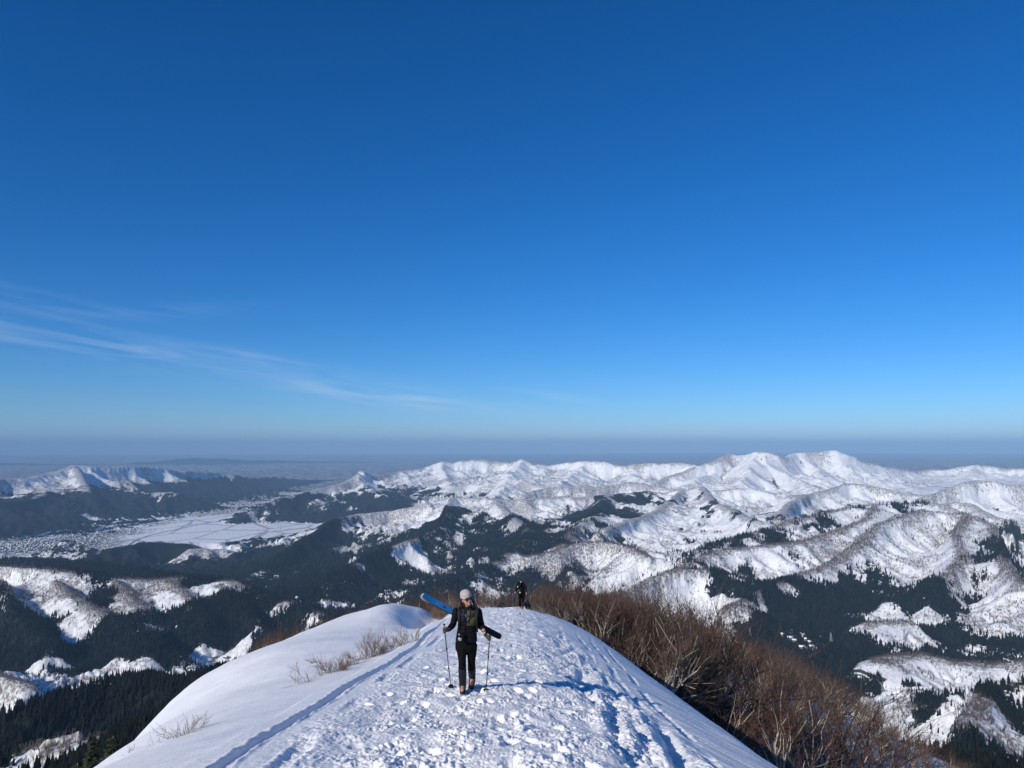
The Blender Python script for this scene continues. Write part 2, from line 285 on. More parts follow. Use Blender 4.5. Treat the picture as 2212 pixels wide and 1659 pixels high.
def raw_height(x, y):
    """height, height over the valley floor, closeness to a crest"""
    r = np.hypot(x, y)
    fl = floor_z(x, y)
    base = fl+6*perlin(x/900, y/900, 50)
    H = base.copy(); CR = np.zeros_like(H); DM = np.full_like(H, 900.)
    wx = 160*perlin(x/700, y/700, 51)+60*perlin(x/230, y/230, 52); wy = 160*perlin(x/700, y/700, 53)+60*perlin(x/230, y/230, 54)
    for k, g in enumerate(RIDGES):
        p = g['p']; reach = (p[:, 2].max()+900)/g['sl']*1.6+300
        reach = min(reach, 5200 if g['lam'] < 2500 else 12000)
        sel = (x > p[:, 0].min()-reach) & (x < p[:, 0].max()+reach) & (y > p[:, 1].min()-reach) & (y < p[:, 1].max()+reach)
        if not sel.any(): continue
        idx = np.flatnonzero(sel); xs = x[idx]; ys = y[idx]
        rs = np.hypot(xs, ys)
        wfac = np.clip(g['lam']/900, .04, 1.0)
        xw = xs+wx[idx]*wfac*.55; yw = ys+wy[idx]*wfac*.55
        bd = np.full(len(xs), 1e12); bz = np.zeros(len(xs)); bs = np.zeros(len(xs)); L0 = 0
        bd0 = np.full(len(xs), 1e12)
        for i in range(len(p)-1):
            a, b = p[i], p[i+1]; dx, dy = b[0]-a[0], b[1]-a[1]; l2 = dx*dx+dy*dy; l = math.sqrt(l2)
            # exact crest (unwarped) near, warped away from it
            t = np.clip(((xs-a[0])*dx+(ys-a[1])*dy)/l2, 0, 1)
            d2 = (xs-a[0]-t*dx)**2+(ys-a[1]-t*dy)**2
            up = d2 < bd
            bd = np.where(up, d2, bd); bz = np.where(up, a[2]+(b[2]-a[2])*t, bz); bs = np.where(up, L0+t*l, bs)
            L0 += l
        d = np.sqrt(bd)
        lm = max(g['lam']*.30, 60)
        n1 = perlin(bs/lm+wx[idx]/500, d/(lm*3.0)+k*3.7, 60+k)
        n2 = perlin(bs/lm*2.7+wx[idx]/170, d/(lm*1.2)+k*1.7, 61+k)
        n3 = perlin(bs/lm*6.1+wx[idx]/90, d/(lm*.7)+k*2.7, 63+k)
        T = (1-2.3*np.abs(n1))*.80+(1-2.3*np.abs(n2))*.52*sstep(0, lm*.4, d)+(1-2.3*np.abs(n3))*.34*sstep(0, lm*.25, d)
        w = g['w']
        dd = np.sqrt(d*d+w*w)-w
        sl = g['sl']*np.clip(1-g['amp']*.9*(T-.3), .6, 1.6)
        crest_n = (perlin(bs/(g['lam']*.30), k+bs*0, 62)*.011+perlin(bs/(g['lam']*.11), k+bs*0, 64)*.006)*g['lam']*np.clip(rs/6000, 0, 1)
        h = bz+crest_n-sl*dd-g['lx']*np.clip(-xs-2, 0, None)
        # concave foot
        over = h-fl[idx]
        fs = 26.0
        h = fl[idx]+fs*np.log1p(np.exp(np.clip(over/fs, -20, 40)))-4
        cur = H[idx]
        s_ = np.clip(18*np.clip(rs/4000, .05, 2.0), .6, 30)
        m = np.maximum(cur, h); df = np.abs(cur-h); m = m+np.where(df < s_, (s_-df)**2/(4*s_), 0)*sstep(5, 60, np.minimum(cur, h)-fl[idx])*.6
        crest = np.exp(-(d/(18+rs*.0028))**2)*(h >= cur-5)
        DM[idx] = np.where(h > cur, d, DM[idx]) if g['crest'] else DM[idx]
        H[idx] = m; CR[idx] = np.where(h > cur, crest, CR[idx]) if g['crest'] else CR[idx]
    return H, base, np.clip(CR, 0, 1), DM

def erode(H, pin, dx, it, kf, thr, talus, soft, seed=0):
    """running water: receivers, catchments, implicit stream-power incision, talus limit"""
    ny, nx = H.shape; n = H.size; h = H.ravel().copy(); pin = pin.ravel()
    ids = np.arange(n).reshape(ny, nx)
    nb = [(dy, dx_) for dy in (-1, 0, 1) for dx_ in (-1, 0, 1) if dy or dx_]
    edge = np.zeros((ny, nx), bool); edge[0] = edge[-1] = True; edge[:, 0] = edge[:, -1] = True; edge = edge.ravel()
    rg = np.random.RandomState(seed); h += rg.rand(n)*1.5
    for k in range(it):
        h2 = h.reshape(ny, nx); best = np.zeros((ny, nx)); rec = ids.copy(); dist = np.full((ny, nx), dx*1.0)
        for dy, dx_ in nb:
            y0, y1 = max(0, -dy), ny-max(0, dy); x0, x1 = max(0, -dx_), nx-max(0, dx_)
            a = h2[y0:y1, x0:x1]; b = h2[y0+dy:y1+dy, x0+dx_:x1+dx_]; L = dx*math.hypot(dy, dx_); s = (a-b)/L
            u = s > best[y0:y1, x0:x1]
            best[y0:y1, x0:x1] = np.where(u, s, best[y0:y1, x0:x1]); rec[y0:y1, x0:x1] = np.where(u, ids[y0+dy:y1+dy, x0+dx_:x1+dx_], rec[y0:y1, x0:x1]); dist[y0:y1, x0:x1] = np.where(u, L, dist[y0:y1, x0:x1])
        rec = rec.ravel(); dist = dist.ravel(); rec = np.where(edge, np.arange(n), rec)
        depth = (rec != np.arange(n)).astype(np.int64); p = rec.copy()
        for _ in range(14): depth = depth+depth[p]; p = p[p]
        order = np.argsort(depth, kind='stable'); dd = depth[order]; cuts = np.searchsorted(dd, np.arange(dd[-1]+2))
        A = np.full(n, dx*dx*1.0)
        for l in range(dd[-1], 0, -1):
            i = order[cuts[l]:cuts[l+1]]; np.add.at(A, rec[i], A[i])
        F = kf*np.maximum(np.sqrt(A)-thr, 0); F = np.where(pin > .45, 0, F*soft.ravel())
        for l in range(1, dd[-1]+1):
            i = order[cuts[l]:cuts[l+1]]; r = rec[i]; v = (h[i]+F[i]*h[r])/(1+F[i]); v = np.where(pin[i] > .45, h[i], np.minimum(v, h[r]+dist[i]*talus)); h[i] = v
        # local pits fill a little each round
        h2 = h.reshape(ny, nx); m = h2.copy()
        m[1:-1, 1:-1] = np.minimum.reduce([h2[1+a:ny-1+a, 1+b:nx-1+b] for a, b in nb]); pit = (h2 < m); h2[pit] = m[pit]+.3
        h = h2.ravel()
    return h.reshape(ny, nx), A.reshape(ny, nx)
def bil(G, x, y, x0, y0, dx):
    ny, nx = G.shape; fx = np.clip((x-x0)/dx, 0, nx-1.001); fy = np.clip((y-y0)/dx, 0, ny-1.001)
    i, j = fy.astype(int), fx.astype(int); v, u = fy-i, fx-j
    u = u*u*(3-2*u)*.5+u*.5; v = v*v*(3-2*v)*.5+v*.5
    return (G[i, j]*(1-u)+G[i, j+1]*u)*(1-v)+(G[i+1, j]*(1-u)+G[i+1, j+1]*u)*v
GA = (-15000., 1000., 30.); GB = (-5200., 500., 17.)
def make_relief():
    x = np.arange(-15000, 15001, 30.); y = np.arange(1000, 18500, 30.); X, Y = np.meshgrid(x, y)
    H, B, C, DM = raw_height(X.ravel(), Y.ravel()); H = H.reshape(X.shape); C = C.reshape(X.shape); DM = DM.reshape(X.shape)
    lim = np.clip((H-B.reshape(X.shape))/60, 0, 1)
    H0 = H+(fbm(X/700, Y/700, 3, 70)*24+fbm(X/200, Y/200, 3, 73)*20)*lim*(1-C)
    E, A = erode(H0, C, 30., 26, .0024, 34., .70, sstep(0, 150, DM))
    da = E-H
    x = np.arange(-5200, 5201, 17.); y = np.arange(500, 6000, 17.); X, Y = np.meshgrid(x, y)
    H, B, C, DM = raw_height(X.ravel(), Y.ravel()); H = H.reshape(X.shape); C = C.reshape(X.shape); DM = DM.reshape(X.shape)
    lim = np.clip((H-B.reshape(X.shape))/60, 0, 1)
    H1 = H+bil(da, X, Y, *GA)*.9*sstep(0, 230, DM)+fbm(X/210, Y/210, 3, 74)*9*lim*(1-C)
    E2, A2 = erode(H1, C, 17., 14, .0032, 30., .78, sstep(0, 170, DM), 3)
    return da, np.log10(A), E2-H, np.log10(A2)
DA, LA, DB, LB = make_relief()
def far_height(x, y):
    H, base, CR, DM = raw_height(x, y); r = np.hypot(x, y)
    wb = sstep(500, 900, y)*(1-sstep(5300, 5900, y))*(1-sstep(4600, 5150, np.abs(x)))*sstep(600, 1100, r)
    wa = (1-wb)*sstep(1500, 2200, r)*(1-sstep(17500, 18400, y))*(1-sstep(14300, 14950, np.abs(x)))*(y > 1000)
    d = bil(DA, x, y, *GA)*wa+bil(DB, x, y, *GB)*wb
    H = H+d*(1-CR*.9)*np.where(r > 9500, .25+.75*sstep(0, 170, DM), 1)
    gu = (bil(LA, x, y, *GA)-3.85)*wa+(bil(LB, x, y, *GB)-3.5)*wb          # log catchment: high in gullies
    over = np.clip(H-base, 0, None); k1 = np.clip(over/160, 0, 1); rk = np.clip((r-500)/2600, 0, 1)
    H = H+(ridged(x/150+5, y/150, 4, 75)-1.0)*6.5*k1*rk*(1-.7*CR)+fbm(x/24, y/24, 2, 80)*1.0*k1*np.clip((r-100)/400, 0, 1)
    return H, over, CR, gu

AZF = np.arange(-R(37.5), R(37.5)+1e-9, R(0.056))
AZ = np.concatenate([np.linspace(-math.pi, -R(38.5), 44)[:-1], [-R(38.5), -R(38.0)], AZF, [R(38.0), R(38.5)], np.linspace(R(38.5), math.pi, 44)[1:]])
lg = lambda a, b, s: np.exp(np.arange(math.log(a), math.log(b)-s*.3, s))
RN = np.concatenate([lg(.05, 5.2, .09), lg(5.2, 20, .0021), lg(20, 62, .0034), lg(62, 150, .010), [150.]])
RF = np.concatenate([lg(150, 700, .009), lg(700, 15500, .0036), lg(15500, 95000, .022), [95000.]])
RR = RN
def own_blend(x, y, far):
    r = np.hypot(x, y)
    t = sstep(62, 112, r)
    zn = near_smooth(x, y)
    return zn*(1-t)+far*t
def polar(rr):
    A, Q = np.meshgrid(AZ, rr); return Q*np.sin(A), Q*np.cos(A)
XN, YN = polar(RN); XF, YF = polar(RF)
_h, _o, _c, _g2 = far_height(XN.ravel(), YN.ravel())
ZN = own_blend(XN.ravel(), YN.ravel(), _h)+near_detail(XN.ravel(), YN.ravel())
ZN = footprints(XN, YN, ZN.reshape(XN.shape))
HF, OF, CF, GF = [a.reshape(XF.shape) for a in far_height(XF.ravel(), YF.ravel())]
ZF = HF
ZN[-1] = ZF[0]
def smp(x, y, G, rr):
    """bilinear look-up in a polar field"""
    x = np.asarray(x, float); y = np.asarray(y, float)
    r = np.hypot(x, y); a = np.arctan2(x, y)
    i = np.clip(np.searchsorted(rr, r)-1, 0, len(rr)-2); j = np.clip(np.searchsorted(AZ, a)-1, 0, len(AZ)-2)
    ti = np.clip((r-rr[i])/(rr[i+1]-rr[i]), 0, 1); tj = np.clip((a-AZ[j])/(AZ[j+1]-AZ[j]), 0, 1)
    return (G[i, j]*(1-tj)+G[i, j+1]*tj)*(1-ti)+(G[i+1, j]*(1-tj)+G[i+1, j+1]*tj)*ti
def ground(x, y):
    r = np.hypot(x, y)
    return np.where(r < 150, smp(x, y, ZN, RN), smp(x, y, ZF, RF))
RALL = np.concatenate([RN[:-1], RF]); ZALL = np.vstack([ZN[:-1], ZF])
SLOPE = (ZALL-CAMZ)/RALL[:, None]
SMAX = np.maximum.accumulate(SLOPE, axis=0)          # running horizon seen from the survey station
def hit(u, v):
    """the place on the ground seen on this bearing"""
    d = ray(u, v); s = d[2]/math.hypot(d[0], d[1]); a = math.atan2(d[0], d[1])
    j = int(np.argmin(np.abs(AZ-a))); i = int(np.searchsorted(SMAX[:, j], s))
    i = min(i, len(RALL)-1); return RALL[i]*math.sin(a), RALL[i]*math.cos(a), ZALL[i, j], RALL[i]
def grid_mesh(name, X, Y, Z, mat, attrs=None, smooth=True):
    m, n = X.shape; me = bpy.data.meshes.new(name)
    co = np.stack([X, Y, Z], -1).reshape(-1, 3).astype(np.float32)
    ii = np.arange(m*n, dtype=np.int32).reshape(m, n)
    q = np.stack([ii[:-1, :-1], ii[:-1, 1:], ii[1:, 1:], ii[1:, :-1]], -1).reshape(-1, 4)
    me.vertices.add(m*n); me.vertices.foreach_set('co', co.ravel())
    me.loops.add(q.size); me.loops.foreach_set('vertex_index', q.ravel().astype(np.int32))
    me.polygons.add(len(q)); me.polygons.foreach_set('loop_start', np.arange(0, q.size, 4, dtype=np.int32))
    me.polygons.foreach_set('use_smooth', np.full(len(q), smooth, dtype=bool))
    for k, a in (attrs or {}).items():
        at = me.attributes.new(k, 'FLOAT', 'POINT'); at.data.foreach_set('value', a.ravel().astype(np.float32))
    me.update(); me.materials.append(mat)
    o = bpy.data.objects.new(name, me); COL.objects.link(o); return o
# ------------------------------------------------------------------ materials
def new_mat(name):
    m = bpy.data.materials.new(name); m.use_nodes = True
    b = m.node_tree.nodes['Principled BSDF']; b.inputs['Specular IOR Level'].default_value = .25
    return m, m.node_tree.nodes, m.node_tree.links, b
def simple(name, col, rough=.7, var=0, scale=20, metal=0, bump=0, spec=.3, coat=0):
    m, N, L, b = new_mat(name)
    b.inputs['Roughness'].default_value = rough; b.inputs['Metallic'].default_value = metal
    b.inputs['Specular IOR Level'].default_value = spec; b.inputs['Coat Weight'].default_value = coat
    b.inputs['Base Color'].default_value = (*col, 1)
    if var or bump:
        tc = N.new('ShaderNodeTexCoord'); nz = N.new('ShaderNodeTexNoise'); nz.inputs['Scale'].default_value = scale
        nz.inputs['Detail'].default_value = 4; L.new(tc.outputs['Object'], nz.inputs['Vector'])
        if var:
            mr = N.new('ShaderNodeMapRange'); mr.inputs[1].default_value = .3; mr.inputs[2].default_value = .7
            mr.inputs[3].default_value = 1-var; mr.inputs[4].default_value = 1+var; L.new(nz.outputs[0], mr.inputs[0])
            vm = N.new('ShaderNodeVectorMath'); vm.operation = 'SCALE'; vm.inputs[0].default_value = col
            L.new(mr.outputs[0], vm.inputs['Scale']); L.new(vm.outputs[0], b.inputs['Base Color'])
        if bump:
            bp = N.new('ShaderNodeBump'); bp.inputs['Strength'].default_value = .8; bp.inputs['Distance'].default_value = bump
            L.new(nz.outputs[0], bp.inputs['Height']); L.new(bp.outputs[0], b.inputs['Normal'])
    return m
def tinted(name, cols, rough, var, scale):
    m = simple(name, cols[0], rough, var, scale); N, L = m.node_tree.nodes, m.node_tree.links
    vm = [n for n in N if n.type == 'VECT_MATH'][0]; oi = N.new('ShaderNodeObjectInfo'); cr = N.new('ShaderNodeValToRGB')
    el = cr.color_ramp.elements; el[0].color = (*cols[0], 1); el[1].color = (*cols[-1], 1)
    for i, c in enumerate(cols[1:-1]): e = el.new((i+1)/(len(cols)-1)); e.color = (*c, 1)
    L.new(oi.outputs['Random'], cr.inputs[0]); L.new(cr.outputs[0], vm.inputs[0]); return m
SNOWC = (.86, .87, .885)
def snow_mat():
    m, N, L, b = new_mat('trodden_snow')
    b.inputs['Roughness'].default_value = .55; b.inputs['Specular IOR Level'].default_value = .35
    b.inputs['Base Color'].default_value = (*SNOWC, 1)
    tc = N.new('ShaderNodeTexCoord')
    h = None
    for s, d, w in ((30, 5, .016), (140, 3, .004)):
        nz = N.new('ShaderNodeTexNoise'); nz.inputs['Scale'].default_value = s; nz.inputs['Detail'].default_value = d; nz.inputs['Roughness'].default_value = .6
        L.new(tc.outputs['Object'], nz.inputs['Vector'])
        bp = N.new('ShaderNodeBump'); bp.inputs['Strength'].default_value = .75; bp.inputs['Distance'].default_value = w
        L.new(nz.outputs[0], bp.inputs['Height'])
        if h: L.new(h, bp.inputs['Normal'])
        h = bp.outputs[0]
    L.new(h, b.inputs['Normal'])
    return m
def hills_mat():
    m, N, L, b = new_mat('snow_and_forest')
    b.inputs['Roughness'].default_value = .8; b.inputs['Specular IOR Level'].default_value = .15
    tc = N.new('ShaderNodeTexCoord')
    def attr(n):
        a = N.new('ShaderNodeAttribute'); a.attribute_name = n; return a.outputs['Fac']
    def M(op, a, b_=None, c=None, clamp=False):
        q = N.new('ShaderNodeMath'); q.operation = op; q.use_clamp = clamp
        for i, v in enumerate((a, b_, c)):
            if v is None: continue
            if isinstance(v, (int, float)): q.inputs[i].default_value = v
            else: L.new(v, q.inputs[i])
        return q.outputs[0]
    def noise(s, det, rough=.6, vec=None):
        n = N.new('ShaderNodeTexNoise'); n.inputs['Scale'].default_value = s; n.inputs['Detail'].default_value = det
        n.inputs['Roughness'].default_value = rough; L.new(vec or tc.outputs['Object'], n.inputs['Vector']); return n.outputs[0]
    def ramp(x, lo, hi):
        r = N.new('ShaderNodeMapRange'); r.interpolation_type = 'SMOOTHSTEP'; r.inputs[1].default_value = lo; r.inputs[2].default_value = hi
        L.new(x, r.inputs[0]); return r.outputs[0]
    def mix(f, a, b_):
        x = N.new('ShaderNodeMix'); x.data_type = 'RGBA'; L.new(f, x.inputs[0])
        for i, v in ((6, a), (7, b_)):
            if isinstance(v, tuple): x.inputs[i].default_value = (*v, 1)
            else: L.new(v, x.inputs[i])
        return x.outputs[2]
    mp = N.new('ShaderNodeMapping'); L.new(tc.outputs['Object'], mp.inputs[0]); mp.inputs['Scale'].default_value = (1, 1, .45)
    n_mid = noise(1/70, 6, .62); n_fine = noise(1/16, 4, .72, mp.outputs[0]); n_big = noise(1/420, 5, .6)
    bare = attr('bare'); con = attr('conifer'); plain = attr('plain')
    # leafless woods: grey-brown speckle of crowns against the snow
    n_cl = noise(1/48, 3, .7)
    bm = M('ADD', M('MULTIPLY', n_fine, 1.0), M('ADD', M('MULTIPLY', n_cl, .75), M('ADD', M('MULTIPLY', n_mid, .35), M('MULTIPLY', bare, .95))))
    bmask = ramp(bm, 1.18, 1.42)
    barec = mix(ramp(n_mid, .35, .65), (.105, .088, .080), (.185, .155, .140))
    snow = mix(n_big, (.80, .83, .87), (.88, .89, .90))
    spk = ramp(noise(1/8.5, 3, .65, mp.outputs[0]), .40, .60)
    bf = M('MAXIMUM', M('MULTIPLY', bmask, M('MULTIPLY_ADD', spk, .62, .30)), M('MULTIPLY', spk, M('MULTIPLY', ramp(n_cl, .35, .6), .28)))
    c1 = mix(bf, snow, barec)
    # conifers
    cm = M('ADD', M('MULTIPLY', M('SUBTRACT', n_fine, .5), 1.05), M('ADD', M('MULTIPLY', M('SUBTRACT', n_mid, .5), 1.1), con))
    cmask = ramp(cm, .42, .56)
    conc = mix(ramp(n_mid, .3, .7), (.006, .009, .009), (.012, .015, .013))
    c2 = mix(cmask, c1, conc)
    # cultivated plain: snow-covered fields edged with roads, hedges and farms
    vo = N.new('ShaderNodeTexVoronoi'); vo.feature = 'DISTANCE_TO_EDGE'; vo.inputs['Scale'].default_value = 1/330; vo.inputs['Randomness'].default_value = .8
    mp2 = N.new('ShaderNodeMapping'); L.new(tc.outputs['Object'], mp2.inputs[0]); mp2.inputs['Scale'].default_value = (.8, .42, 0); mp2.inputs['Rotation'].default_value = (0, 0, .5)
    L.new(mp2.outputs[0], vo.inputs['Vector'])
    lines = M('SUBTRACT', 1.0, ramp(vo.outputs['Distance'], .012, .05))
    town = attr('town')
    specks = ramp(M('ADD', noise(1/45, 4, .7), M('MULTIPLY', town, .34)), .60, .72)
    pd = M('MAXIMUM', M('MULTIPLY', lines, .55), specks)
    pc = mix(pd, (.80, .82, .85), (.10, .105, .12))
    c3 = mix(plain, c2, mix(ramp(con, .48, .56), pc, conc))
    L.new(c3, b.inputs['Base Color'])
    bp = N.new('ShaderNodeBump'); bp.inputs['Strength'].default_value = .6; bp.inputs['Distance'].default_value = 9
    L.new(n_fine, bp.inputs['Height']); L.new(bp.outputs[0], b.inputs['Normal'])
    return m

# ------------------------------------------------------------------ land cover, mapped on the ground
# (u, v, half width, half height, amount) as surveyed from the ridge; + = conifers, - = open snow
PATCH = [
 # dark woods on the middle mountains
 (1075,1110,60,10,.5),(1290,1095,110,16,.7),(1400,1078,70,10,.6),(1450,1072,30,8,.5),(1350,1110,50,10,.4),(1000,1120,60,18,.5),(900,1150,60,20,.5),(1060,1180,110,30,.5),(1200,1160,60,16,.4),
 (760,1200,110,36,.5),(650,1230,110,30,.5),(850,1230,90,30,.5),(950,1270,90,18,.5),(620,1180,60,20,.5),(540,1225,50,16,.6),(1150,1240,60,22,.5),(1240,1235,50,18,.35),(1010,1215,20,8,.3),
 (1545,1092,24,10,.6),(1500,1075,14,8,.4),(1588,1108,30,10,.5),(1690,1117,18,8,.6),(1665,1130,10,6,.5),
 (1730,1138,70,16,.7),(1790,1125,40,10,.6),(1690,1155,60,9,.6),(1620,1165,60,9,.7),(1560,1180,50,12,.7),(1500,1165,30,8,.3),(1490,1200,40,14,.7),
 (1700,1205,60,14,.8),(1640,1228,40,14,.8),(1770,1190,40,9,.6),(1590,1265,40,14,.7),(1550,1290,20,14,.5),(1550,1235,22,22,.75),(1500,1245,18,16,.6),
 (1830,1262,20,18,.7),(1825,1235,10,8,.5),(1905,1250,34,28,.8),(1880,1225,14,10,.6),(1985,1240,10,12,.5),(2020,1255,26,12,.9),(2040,1275,20,10,.5),(1865,1218,8,8,.6),
 (1990,1140,10,7,.5),(2005,1165,14,9,.7),(2080,1160,16,10,.6),(2140,1195,50,28,.85),(2190,1205,30,20,.7),(2195,1150,20,10,.5),(2085,1112,14,6,.5),
 (1760,1290,90,24,.8),(1700,1320,90,28,.9),(1900,1300,90,22,.9),(1990,1300,40,24,.8),(1650,1335,40,20,.7),(1800,1330,60,22,.9),(2050,1330,30,20,.6),(2080,1290,18,14,.6),(2120,1285,26,16,.8),
 (1760,1385,120,30,.9),(1900,1385,90,24,.9),(2050,1385,90,20,.9),(2180,1390,50,20,.9),(1830,1415,50,10,.8),(1650,1375,50,16,.6),
 (1940,1475,40,9,.6),(2180,1530,60,44,.9),(2080,1580,50,40,.7),(2000,1500,40,14,.6),(1990,1560,30,14,.5),(2150,1630,70,30,.6),
 # left
 (60,1145,90,20,.6),(160,1150,60,14,.5),(0,1110,50,10,.3),(340,1195,100,18,.9),(280,1222,70,10,.6),(60,1210,120,14,.8),(200,1225,90,12,.8),(420,1238,90,8,.6),(150,1185,56,12,.4),
 (560,1200,40,16,.6),(300,1285,40,14,.5),(230,1380,50,40,.8),(320,1370,60,40,.6),(420,1360,60,40,.7),(560,1380,70,30,.7),(120,1340,30,30,.6),(40,1400,60,40,.8),(130,1450,60,22,.7),(470,1400,60,20,.7),(20,1360,30,20,.4),
 (230,1300,30,16,.5),(490,1310,30,20,.5),(620,1350,50,20,.5),(380,1310,16,14,.6),
 (220,1490,100,22,.8),(350,1478,50,14,.8),(100,1540,110,28,.8),(250,1545,100,18,.8),(400,1500,40,18,.4),(60,1620,60,30,.7),(170,1650,60,20,.7),
 # open snow, clearings, cliffs
 (860,1120,60,20,-.6),(930,1085,20,10,-.4),(1090,1095,70,14,-.8),(1040,1090,50,10,-.5),(1160,1098,40,12,-.6),(1180,1080,40,8,-.6),(1125,1130,22,9,-.9),(1010,1128,14,10,-.8),(1170,1130,10,7,-.6),(1205,1128,14,6,-.7),
 (960,1150,26,6,-.6),(880,1172,26,8,-.7),(990,1172,14,10,-.6),(870,1205,20,12,-.6),(975,1198,16,12,-.5),(765,1205,14,14,-.7),(800,1240,40,8,-.5),(930,1238,36,10,-.6),(1015,1215,8,5,-.8),(1043,1216,10,5,-.8),(760,1182,40,5,-.6),(780,1220,14,5,-.6),
 (1200,1200,26,14,-.9),(1110,1212,40,10,-.5),(1160,1215,20,8,-.4),(1290,1178,50,12,-.8),(1350,1200,30,16,-.6),(1250,1140,40,12,-.6),(1300,1120,20,8,-.5),(1370,1150,50,22,-.9),(1430,1130,50,22,-.8),(1430,1180,40,14,-.5),(1340,1240,30,10,-.7),(1400,1262,50,14,-.8),(1450,1250,40,12,-.8),(1480,1290,30,20,-.7),(1390,1300,40,12,-.6),
 (1590,1330,26,18,-1.3),(1750,1150,30,4,-.6),(1560,1160,30,6,-.5),(1620,1195,110,9,-.8),(1530,1212,40,10,-.8),(1600,1225,36,8,-.7),(1700,1240,50,7,-1.0),(1760,1220,30,5,-.8),(1700,1275,30,12,-.9),(1640,1285,14,8,-.4),(1500,1270,20,12,-.6),
 (1870,1170,90,30,-.9),(1800,1250,14,14,-.5),(1960,1190,90,30,-.9),(2060,1140,60,18,-.8),(1930,1350,50,12,-1.6),(2010,1352,24,10,-1.5),(1800,1318,40,8,-.5),(1700,1335,14,8,-.4),(2000,1430,50,12,-1.4),(1970,1450,90,10,-1.1),(2120,1452,90,12,-1.2),(1900,1450,40,10,-1.6),(1925,1490,20,16,-1.2),(2100,1520,40,9,-.7),(2070,1555,60,10,-1.0),(2160,1260,40,30,-.8),(2190,1310,30,20,-.7),(2130,1350,50,12,-.8),(2060,1600,20,8,-.6),(2180,1590,40,6,-.8),
(1757,1405,10,3,-1.6),(1858,1437,12,6,-1.5),
 (130,1280,50,28,-1.6),(60,1275,50,30,-.7),(160,1350,30,30,-1.0),(220,1322,50,8,-.9),(300,1352,50,8,-.8),(15,1250,30,14,-.7),(270,1290,30,20,-1.1),(310,1310,14,10,-.7),(340,1265,50,14,-.7),(400,1290,26,16,-.8),(440,1275,40,10,-.7),(500,1268,50,10,-.6),(370,1275,20,12,-.9),(560,1295,30,6,-.5),(590,1320,40,10,-.6),(450,1345,10,12,-.6),(550,1345,14,8,-.6),(720,1310,30,5,-1.6),
 (120,1430,40,18,-.7),(80,1510,90,9,-1.5),(20,1500,40,16,-1.3),(250,1450,30,9,-1.3),(180,1475,60,9,-1.0),(330,1440,60,4,-1.0),(450,1428,60,7,-1.5),(500,1422,30,10,-1.2),(300,1505,40,9,-1.1),(120,1595,80,20,-1.6),(200,1600,60,10,-1.2),(400,1495,30,8,-1.0),(250,1605,30,10,-.5),
 (200,1120,50,6,-.8),(350,1080,24,14,-.7),(300,1060,30,14,-.4),(40,1060,60,20,-.5),(250,1040,60,14,-.4),(300,1030,70,10,-.4),(440,1030,50,10,-.3),
 (570,1010+90,40,12,-.5),(640,1090,50,14,-.6),(720,1080,50,20,-.6),
]
